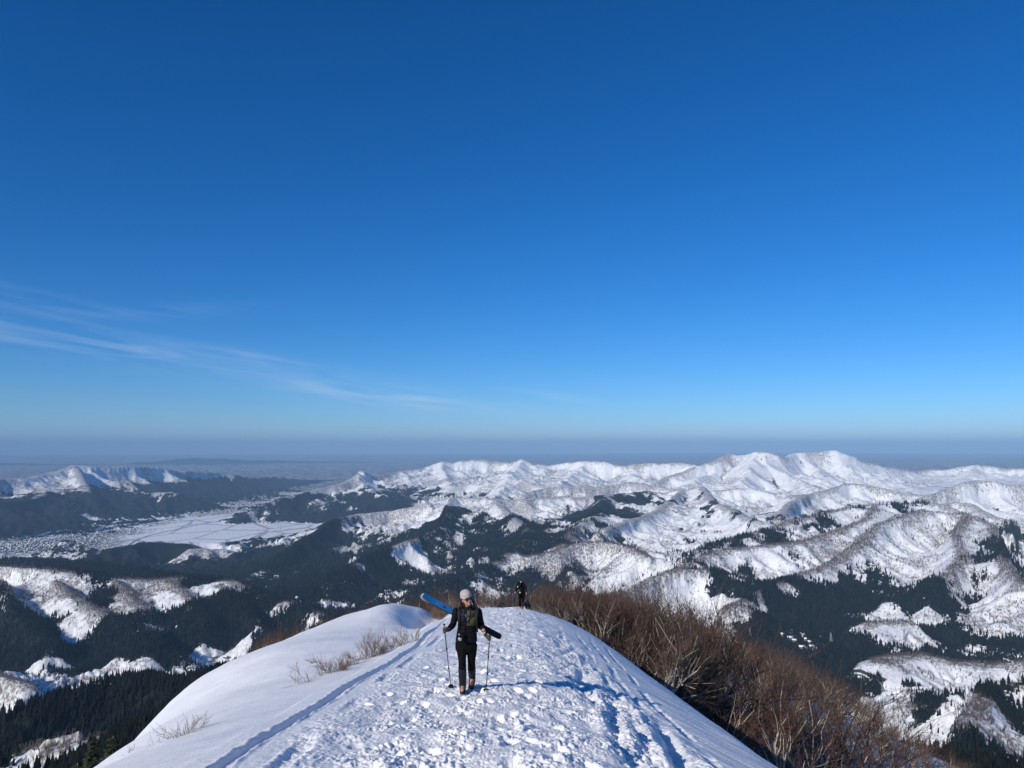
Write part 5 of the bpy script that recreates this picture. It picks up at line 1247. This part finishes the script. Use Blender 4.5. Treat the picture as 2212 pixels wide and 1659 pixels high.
# ---- the hiker at the brow
_gx, _gy, _gz, _gr = hit((1980+640/9.76)*.5486, (2250+1405/9.76)*.5486)
YH = min(_gy, 44.5)
def Hp(cx, cy, dy=0.):
    d = ray((1980+cx/9.76)*.5486, (2250+cy/9.76)*.5486); k = (YH+dy)/d[1]
    return V3((d[0]*k, d[1]*k, CAMZ+d[2]*k))
def hiker():
    O = Hp(720, 1400, 0); O.z = float(ground(O.x, O.y)); root = empty('person', O)
    tag(root, 'distant hiker in black bending over two poles on the brow of the ridge', 'person', 'hikers on the snow ridge')
    D = lambda v, dx=0, dy=0, dz=0: V3((v.x+dx, v.y+dy, v.z+dz))
    shL, shR = Hp(560, 545, -.10), Hp(800, 500, -.08); elL, elR = Hp(525, 690, -.18), Hp(905, 672, -.10); wrL, wrR = Hp(487, 790, -.38), Hp(905, 820, -.30)
    haL, haR = Hp(470, 822, -.42), Hp(905, 862, -.34); hipL, hipR = Hp(665, 870, .12), Hp(785, 870, .14)
    knL, knR = Hp(652, 1120, .02), Hp(782, 1110, .10); anL, anR = Hp(650, 1350, .05), Hp(790, 1330, .30)
    neck, pel = Hp(680, 500, -.14), Hp(725, 850, .12); hc = Hp(612, 478, -.30)
    yaw = Matrix.Rotation(R(-15), 3, 'Z') @ Matrix.Rotation(R(38), 3, 'X'); H = lambda x, y, z: hc+yaw @ V3((x, y, z))
    bm = bmesh.new()
    loft(bm, [(*H(0, .01, .11), .04, .05), (*H(0, .01, .06), .075, .09), (*H(0, 0, 0), .075, .092), (*H(0, -.01, -.05), .064, .078), (*H(0, -.03, -.105), .028, .034)], n=18)
    loft(bm, [(*H(0, -.085, .01), .01, .01), (*H(0, -.108, -.03), .014, .012)], n=8); ball(bm, H(0, -.07, -.065), (.026, .02, .02))
    for s in (-1, 1): ball(bm, H(s*.077, .01, -.01), (.01, .018, .03))
    loft(bm, [(*H(0, .03, -.06), .055, .055), (*neck, .06, .06), (*D(neck, dz=-.05), .12, .08)], n=14)
    loft(bm, [(*neck, .10, .07), (*((shL+shR)/2), .17, .09), (*Hp(700, 700, .02), .15, .10), (*pel, .16, .10), (*D(pel, dz=-.1), .13, .1)], n=18)
    for sh, el, wr in ((shL, elL, wrL), (shR, elR, wrR)): seg(bm, sh, el, .052, .040, .047); seg(bm, el, wr, .040, .027, .036)
    for hp, kn, an in ((hipL, knL, anL), (hipR, knR, anR)): seg(bm, hp, kn, .085, .055, .074); seg(bm, kn, an, .054, .036, .056); seg(bm, an, D(an, dy=-.14, dz=-.06), .038, .032)
    axL = (Hp(474, 800, -.42)-Hp(440, 1345, .1)).normalized(); axR = (Hp(895, 835, -.34)-Hp(1000, 1290, .4)).normalized()
    fist(bm, haL, axL, wrL, 1.05, 1); fist(bm, haR, axR, wrR, 1.05, -1)
    finish('body', bm, M_SKIN, root, O, .009, 2)
    bm = bmesh.new(); loft(bm, [(*H(0, .02, .125), .03, .03), (*H(0, .015, .10), .075, .08), (*H(0, .01, .04), .094, .108), (*H(0, .012, .005), .093, .106)], n=20); loft(bm, [(*H(0, -.06, .03), .07, .02), (*H(0, -.15, .015), .05, .006)], n=12); finish('cap', bm, M_JACKET, root, O)
    bm = bmesh.new()
    loft(bm, [(*D(neck, dz=.02), .075, .075), (*D(neck, dz=-.04), .14, .10), (*((shL+shR)/2), .20, .12), (*Hp(700, 650, -.02), .185, .135), (*Hp(715, 780, .06), .19, .13), (*Hp(722, 850, .12), .20, .13)], n=24)
    for sh, el, wr in ((shL, elL, wrL), (shR, elR, wrR)): loft(bm, [(*(sh+(shL+shR-sh*2)*.12), .065, .07), (*sh, .072, .076), (*sh.lerp(el, .5), .064, .066), (*el, .058, .058), (*el.lerp(wr, .9), .042, .042)], n=14)
    finish('jacket', bm, M_JACKET, root, O, .013, 3)
    bm = bmesh.new(); loft(bm, [(*Hp(722, 830, .12), .18, .12), (*Hp(724, 900, .13), .195, .13), (*Hp(724, 960, .1), .17, .11)], n=22)
    for hp, kn, an in ((hipL, knL, anL), (hipR, knR, anR)): loft(bm, [(*hp, .105, .11), (*hp.lerp(kn, .6), .085, .09), (*kn, .075, .08), (*kn.lerp(an, .6), .075, .078), (*D(an, dz=.02), .080, .080)], n=16)
    finish('trousers', bm, M_TROUS, root, O, .013, 3)
    for an in (anL, anR):
        bm = bmesh.new(); loft(bm, [(*D(an, dz=.06), .062, .066), (*D(an, dz=-.03), .056, .07)], n=14); loft(bm, [(*D(an, dy=.07, dz=-.055), .04, .04), (*D(an, dy=-.08, dz=-.065), .052, .042), (*D(an, dy=-.19, dz=-.085), .035, .022)], n=14); finish('boot', bm, M_ORANGE, root, O, .011, 2)
    bm = bmesh.new(); loft(bm, [(*Hp(600, 690, -.19), .06, .02), (*Hp(615, 740, -.17), .085, .03), (*Hp(620, 800, -.12), .06, .02)], n=12); finish('chest_pouch', bm, M_OLIVE, root, O)
    bm = bmesh.new(); ball(bm, Hp(570, 592, -.235), (.022, .012, .036)); finish('radio_tag', bm, M_WHITE, root, O)
    bm = bmesh.new(); ball(bm, Hp(660, 815, -.16), (.028, .014, .038)); finish('hip_badge', bm, M_WHITE, root, O)
    bc = Hp(740, 560, .12); bp = empty('backpack', bc); tag(bp, 'black backpack with a pale rolled top on the back of the distant hiker', 'backpack')
    bm = bmesh.new(); loft(bm, [(*Hp(690, 400, .06), .07, .05), (*Hp(715, 450, .08), .13, .10), (*Hp(740, 560, .14), .155, .12), (*Hp(740, 700, .2), .14, .11), (*Hp(735, 760, .2), .10, .07)], n=18); finish('pack_bag', bm, M_JACKET, bp, bc)
    bm = bmesh.new(); loft(bm, [(*Hp(655, 414, .0), .03, .03), (*Hp(690, 408, .0), .042, .036), (*Hp(728, 412, .02), .03, .03)], n=12, side=V3((0, 1, 0))); finish('rolled_top', bm, simple('cream_cloth', (.48, .42, .26), .8), bp, bc)
    bm = bmesh.new(); loft(bm, [(*Hp(690, 395, .04), .02, .02), (*Hp(690, 350, .04), .008, .008)], n=8); finish('pack_loop', bm, M_STRAP, bp, bc)
    for s, x0 in ((-1, 590), (1, 760)):
        bm = bmesh.new(); loft(bm, [(*Hp(x0+20, 470, .02), .03, .012), (*Hp(x0, 500, -.16), .03, .012), (*Hp(x0, 640, -.16), .025, .01), (*Hp(x0-10*s, 740, -.06), .02, .01)], n=8); finish('shoulder_strap', bm, M_STRAP, bp, bc)
    pole('ski_pole', Hp(476, 790, -.42), Hp(440, 1350, .1), 'thin dark pole planted on the left side of the distant hiker', group='ski poles on the ridge', grip=M_BLACK, sc=1.5)
    pole('ski_pole', Hp(893, 828, -.34), Hp(1000, 1320, .3), 'thin dark pole slanting out to the right of the distant hiker, above the dog', group='ski poles on the ridge', grip=M_BLACK, sc=1.5)
hiker()
M_DOG = simple('black_fur', (.010, .009, .009), .8, .4, 30, bump=.01)
def dog():
    Gp = lambda cx, cy, dy=0.: Hp((2040+cx/23.7-1980)*9.76, (2340+cy/23.7-2250)*9.76, dy)
    O = Gp(700, 1420, -.3); O.z = float(ground(O.x, O.y)); root = empty('dog', O)
    tag(root, 'black dog with tan and white face and blue harness beside the distant hiker', 'dog')
    nz = .62; Z = O.z
    def Q(cx, cy, dy): return Gp(cx, cy, dy)
    X = V3((1, 0, 0)); D = lambda v, dx=0, dy=0, dz=0: V3((v.x+dx, v.y+dy, v.z+dz))
    hd = Q(600, 1215, -.62); sh = Q(600, 1010, -.20); ru = Q(850, 850, .30)
    bm = bmesh.new()
    loft(bm, [(*D(sh, -.02, -.10, -.02), .08, .10), (*sh, .125, .165), (*sh.lerp(ru, .35), .135, .175), (*sh.lerp(ru, .72), .115, .145), (*ru, .115, .15), (*D(ru, .02, .09, -.02), .06, .09)], n=18)
    loft(bm, [(*D(sh, 0, -.06, .02), .10, .12), (*sh.lerp(hd, .5), .080, .095), (*D(hd, 0, .05, .02), .066, .070)], n=14)
    loft(bm, [(*D(hd, 0, .07, .03), .055, .055), (*hd, .075, .070), (*D(hd, 0, -.06, -.03), .055, .050), (*D(hd, .004, -.13, -.075), .032, .030), (*D(hd, .006, -.175, -.10), .022, .020)], n=14)
    def leg(top, dx, dy, hind):
        g = V3((top.x+dx, top.y+dy, 0)); g.z = float(ground(g.x, g.y)); h = top.z-g.z
        if hind: rows = [(*top, .075, .095), (*D(top, dx*.3, -.07, -h*.42), .045, .060), (*V3((g.x, g.y+.09, g.z+h*.30)), .026, .030), (*V3((g.x, g.y+.06, g.z+.05)), .022, .024), (*V3((g.x, g.y, g.z+.02)), .034, .020)]
        else: rows = [(*top, .060, .075), (*D(top, dx*.3, .05, -h*.42), .038, .042), (*V3((g.x, g.y+.02, g.z+h*.28)), .026, .028), (*V3((g.x, g.y+.02, g.z+.05)), .022, .024), (*V3((g.x, g.y-.03, g.z+.02)), .034, .020)]
        loft(bm, rows, n=10)
    leg(D(sh, -.09, -.02, -.08), -.01, -.05, 0); leg(D(sh, .10, 0, -.08), .02, .04, 0); leg(D(ru, -.08, 0, -.05), -.01, .06, 1); leg(D(ru, .09, .02, -.05), .04, .0, 1)
    loft(bm, [(*D(ru, .02, .10, .06), .030, .030), (*D(ru, .06, .22, .08), .036, .036), (*D(ru, .12, .34, .02), .015, .015)], n=10)
    finish('body', bm, M_DOG, root, O, .011, 2)
    bm = bmesh.new(); tan = simple('tan_fur', (.42, .22, .11), .8, .2, 40)
    for s in (-1, 1): ball(bm, D(hd, s*.040, -.060, -.028), (.026, .045, .034)); ball(bm, D(hd, s*.030, -.045, .035), (.014, .02, .010))
    finish('cheeks', bm, tan, root, O)
    bm = bmesh.new(); loft(bm, [(*D(hd, 0, -.045, .050), .010, .010), (*D(hd, 0, -.085, .008), .016, .016), (*D(hd, .004, -.14, -.045), .030, .028), (*D(hd, .006, -.182, -.085), .022, .020)], n=10); finish('blaze', bm, M_WHITE, root, O)
    bm = bmesh.new(); ball(bm, D(hd, .007, -.205, -.098), (.016, .012, .012)); finish('nose', bm, M_BLACK, root, O)
    for s in (-1, 1):
        bm = bmesh.new(); ball(bm, D(hd, s*.030, -.086, .012), (.008, .006, .008)); finish('eye', bm, M_BLACK, root, O)
        bm = bmesh.new(); loft(bm, [(*D(hd, s*.050, .0, .050), .026, .012), (*D(hd, s*.085, -.01, .045), .024, .010), (*D(hd, s*.100, -.02, -.005), .008, .006)], n=8, side=V3((0, 1, 0))); finish('ear', bm, tan if s < 0 else M_DOG, root, O)
    bm = bmesh.new(); blue = simple('blue_webbing', (.05, .13, .24), .6, .3, 30)
    c = sh.lerp(ru, .25); ax = (ru-sh).normalized(); sd_ = X-ax*ax.x; sd_.normalize(); up = sd_.cross(ax)
    for off in (-.05, .12):
        loft(bm, [(*(c+ax*off+sd_*math.cos(a)*.142+up*math.sin(a)*.182), .016, .006) for a in np.linspace(0, 2*math.pi, 17)], n=6, k=1, side=ax)
    box(bm, c+ax*.035+(up if up.z > 0 else -up)*.186, (.08, .16, .03), None, .008); finish('harness', bm, blue, root, O)
dog()
# ------------------------------------------------------------------ valley: pylons, houses, roads, river
M_STEEL = simple('galvanised_steel', (.42, .46, .48), .5, metal=.4)
M_WALL = simple('house_wall', (.17, .16, .15), .9, .15, .1)
M_ROOF = simple('snowy_roof', (.84, .86, .90), .8)
M_ROADM = simple('cleared_road', (.17, .17, .18), .85, .1, .05)
M_RIVER = simple('river_water', (.10, .15, .19), .12, .1, .01, spec=.5)
M_CONC = simple('dark_concrete', (.035, .037, .042), .8, .2, .1)
def bar(A, B, r, name, mat, par, n=4):
    V, Q = frusta(A, B, np.full(len(A), r), np.full(len(A), r), n); return np_mesh(name, V, [Q], mat, par)
def pylon(u, v, vt, label):
    x, y, z, r = hit(u, v); h = (v-vt)/FPX*y
    t = empty('transmission_tower', (x, y, z), _fr2.uniform(0, .6)); b0, b1 = h*.11, h*.018
    w = lambda f: b0*(1-f)+b1*f if f < .72 else (b0*.28+b1*.72)*(1-(f-.72)/.28*.7)
    cs = [(-1, -1), (1, -1), (1, 1), (-1, 1)]; fs = [0, .16, .30, .42, .53, .63, .72, .80, .88, .95]
    for c in cs: bar([(c[0]*w(f), c[1]*w(f), h*f-1*(f == 0)) for f in fs], [(c[0]*w(g), c[1]*w(g), h*g) for g in fs[1:]+[1.]], .42, 'leg', M_STEEL, t)
    A, B = [], []
    for f, g in zip(fs, fs[1:]+[1.]):
        for i in range(4):
            a, b = cs[i], cs[(i+1) % 4]
            A += [(a[0]*w(f), a[1]*w(f), h*f), (b[0]*w(f), b[1]*w(f), h*f), (a[0]*w(f), a[1]*w(f), h*f)]
            B += [(b[0]*w(g), b[1]*w(g), h*g), (a[0]*w(g), a[1]*w(g), h*g), (b[0]*w(f), b[1]*w(f), h*f)]
    bar(A, B, .20, 'bracing', M_STEEL, t, 3)
    for f, l in ((.72, .15), (.82, .13), (.92, .11)): bar([(-h*l, 0, h*f), (-h*l, 0, h*f), (h*l, 0, h*f)], [(h*l, 0, h*f), (0, 0, h*f+h*.035), (0, 0, h*f+h*.035)], .28, 'crossarm', M_STEEL, t)
    tag(t, label, 'power pylon', 'power pylons in the valley')
pylon(1795.5, 1393, 1368, 'steel lattice pylon standing alone in dark forest, middle one of the three')
pylon(1954, 1387, 1361, 'steel lattice pylon just in front of the white landslip bank, the rightmost one')
pylon(1620.5, 1380, 1362, 'steel lattice pylon beside the round white dome of snow, the leftmost one')
def house_np(x, y, z, L, Wd, H, a, rh):
    """walls and gable roof for arrays of houses -> (Vw,Qw),(Vr,Qr,Tr)"""
    n = len(x); c, s = np.cos(a), np.sin(a)
    def pt(lx, ly, lz): return np.stack([x+lx*c-ly*s, y+lx*s+ly*c, z+lz], -1)
    l, w = L/2, Wd/2
    V = np.stack([pt(-l, -w, -1+0*l), pt(l, -w, -1+0*l), pt(l, w, -1+0*l), pt(-l, w, -1+0*l), pt(-l, -w, H), pt(l, -w, H), pt(l, w, H), pt(-l, w, H), pt(-l, 0*l, H+rh), pt(l, 0*l, H+rh)], 1).reshape(-1, 3)
    b = (np.arange(n)*10)[:, None]
    Q = np.concatenate([b+np.array(q) for q in ([0, 1, 5, 4], [1, 2, 6, 5], [2, 3, 7, 6], [3, 0, 4, 7])], 1).reshape(-1, 4)
    T = np.concatenate([b+np.array(q) for q in ([5, 6, 9], [7, 4, 8])], 1).reshape(-1, 3)
    e = 1.10; t = .5
    Vr = np.stack([pt(-l*e, -w*e, H-.3), pt(l*e, -w*e, H-.3), pt(l*e, 0*l, H+rh+.15), pt(-l*e, 0*l, H+rh+.15), pt(l*e, w*e, H-.3), pt(-l*e, w*e, H-.3),
                   pt(-l*e, -w*e, H-.3+t), pt(l*e, -w*e, H-.3+t), pt(l*e, 0*l, H+rh+.15+t), pt(-l*e, 0*l, H+rh+.15+t), pt(l*e, w*e, H-.3+t), pt(-l*e, w*e, H-.3+t)], 1).reshape(-1, 3)
    b = (np.arange(n)*12)[:, None]
    Qr = np.concatenate([b+np.array(q) for q in ([6, 7, 8, 9], [9, 8, 10, 11], [1, 0, 3, 2], [2, 3, 5, 4], [0, 1, 7, 6], [4, 5, 11, 10], [3, 0, 6, 9], [5, 3, 9, 11], [1, 2, 8, 7], [2, 4, 10, 8])], 1).reshape(-1, 4)
    return (V, Q, T), (Vr, Qr)
HOUSES = [(1707,1387,16,'snow roofed house apart on the left of the hamlet in the right hand valley'),(1716,1390,12,'small house second from the left in the hamlet in the right hand valley'),
 (1732,1402,18,'long white roofed house in the row at the near edge of the hamlet'),(1743,1404,13,'middle house of the row at the near edge of the hamlet'),(1753,1402,15,'right end house of the row at the near edge of the hamlet'),
 (1741,1391,11,'tiny white house at the back of the hamlet, left of its twin'),(1748,1391,11,'tiny white house at the back of the hamlet, right of its twin'),
 (1779,1399,12,'lone white roofed house just left of the middle pylon'),(1690,1379,14,'white roofed house near the foot of the white dome of snow'),
 (1775,1380,10,'single white roofed hut in the dark forest above the middle pylon'),(464,1426,18,'farmhouse by the snowy fields in the left valley, left one'),(488,1421,16,'farmhouse by the snowy fields in the left valley, right one')]
for u, v, L, lab in HOUSES:
    x, y, z, r = hit(u, v); a = _fr2.uniform(-.5, .5)
    (V, Q, T), (Vr, Qr) = house_np(np.zeros(1), np.zeros(1), np.zeros(1), np.array([float(L)]), np.array([L*.65]), np.array([5.0]), np.array([0.]), np.array([3.2]))
    t = empty('house', (x, y, float(ground(x, y))), a); np_mesh('wall', V, [Q, T], M_WALL, t); np_mesh('roof', Vr, [Qr], M_ROOF, t)
    tag(t, lab, 'house', 'houses in the valleys')
# the town on the plain
def town():
    den = np.clip(TOWN-.15, 0, 1)*(PLAIN > .6)*(RF[:, None] < 16000)/230.
    x, y, z, r, rg = scatter(den, 2300, 6000, 15500, 11, lift=8, margin=10)
    n = len(x); print('line town', n); L = rg.uniform(8, 15, n)*np.interp(r, [6000, 15000], [1, 1.3]); (V, Q, T), (Vr, Qr) = house_np(x, y, z, L, L*.6, rg.uniform(4, 8, n), rg.uniform(0, 3.1, n), rg.uniform(1.5, 3, n))
    me = np_mesh('town_houses', np.concatenate([V, Vr]), [np.concatenate([Q, Qr+len(V)]), T], M_WALL)
    me.data.materials.append(M_ROOF)
    idx = np.zeros(len(Q)+len(Qr)+len(T), np.int32); idx[len(Q):len(Q)+len(Qr)] = 1; me.data.polygons.foreach_set('material_index', idx)
    tag(me, 'snow covered houses of the town spread over the far plain', 'town', kind='stuff')
town()
def strip(name, pts, width, mat, lift, k=10):
    q = np.array([hit(u, v)[:2] for u, v in pts]); rows = np.array(cubic(q, k))
    d = np.gradient(rows, axis=0); d /= np.linalg.norm(d, axis=1)[:, None]+1e-9; nn = np.stack([-d[:, 1], d[:, 0]], -1)*width/2
    a, b = rows+nn, rows-nn; V = np.concatenate([np.column_stack([p, ground(p[:, 0], p[:, 1])+lift]) for p in (a, b)])
    zc = np.maximum(V[:len(rows), 2], V[len(rows):, 2]); V[:len(rows), 2] = zc; V[len(rows):, 2] = zc
    n = len(rows); i = np.arange(n-1)
    o = np_mesh(name, V, [np.stack([i, i+1, i+n+1, i+n], -1)[:, ::-1]], mat); o['kind'] = 'structure'; return o, rows
strip('river', [(0, 1166), (60, 1160), (120, 1153), (190, 1146), (250, 1139), (300, 1131), (345, 1124), (395, 1118)], 70, M_RIVER, 1.2)
strip('road', [(210, 1200), (300, 1165), (400, 1140), (480, 1125), (540, 1110)], 22, M_ROADM, 1.0)
strip('road', [(0, 1176), (120, 1166), (230, 1152), (330, 1136), (430, 1122)], 18, M_ROADM, 1.0)
strip('road', [(1835, 1462), (1870, 1473), (1905, 1486), (1930, 1505)], 9, M_ROADM, .6)
def wall():
    q = np.array([hit(u, v)[:2] for u, v in ((1842, 1453), (1866, 1459), (1890, 1466), (1912, 1473))]); rows = np.array(cubic(q, 8)); n = len(rows)
    d = np.gradient(rows, axis=0); d /= np.linalg.norm(d, axis=1)[:, None]; nn = np.stack([-d[:, 1], d[:, 0]], -1)*2.5
    g = ground(rows[:, 0], rows[:, 1]); L = []
    for o, h in ((nn, -2), (-nn, -2), (-nn, 6.0), (nn, 6.0)): L.append(np.column_stack([rows+o, g+h]))
    V = np.concatenate(L); i = np.arange(n-1)
    F = np.concatenate([np.stack([a*n+i, a*n+i+1, b*n+i+1, b*n+i], -1) for a, b in ((0, 1), (1, 2), (2, 3), (3, 0))])
    o = np_mesh('snow_shed', V, [F, np.array([[0, n, 2*n, 3*n], [4*n-1, 3*n-1, 2*n-1, n-1]])], M_CONC)
    tag(o, 'long dark concrete snow shed beside the road on the white bank at the right', 'snow shed')
wall()
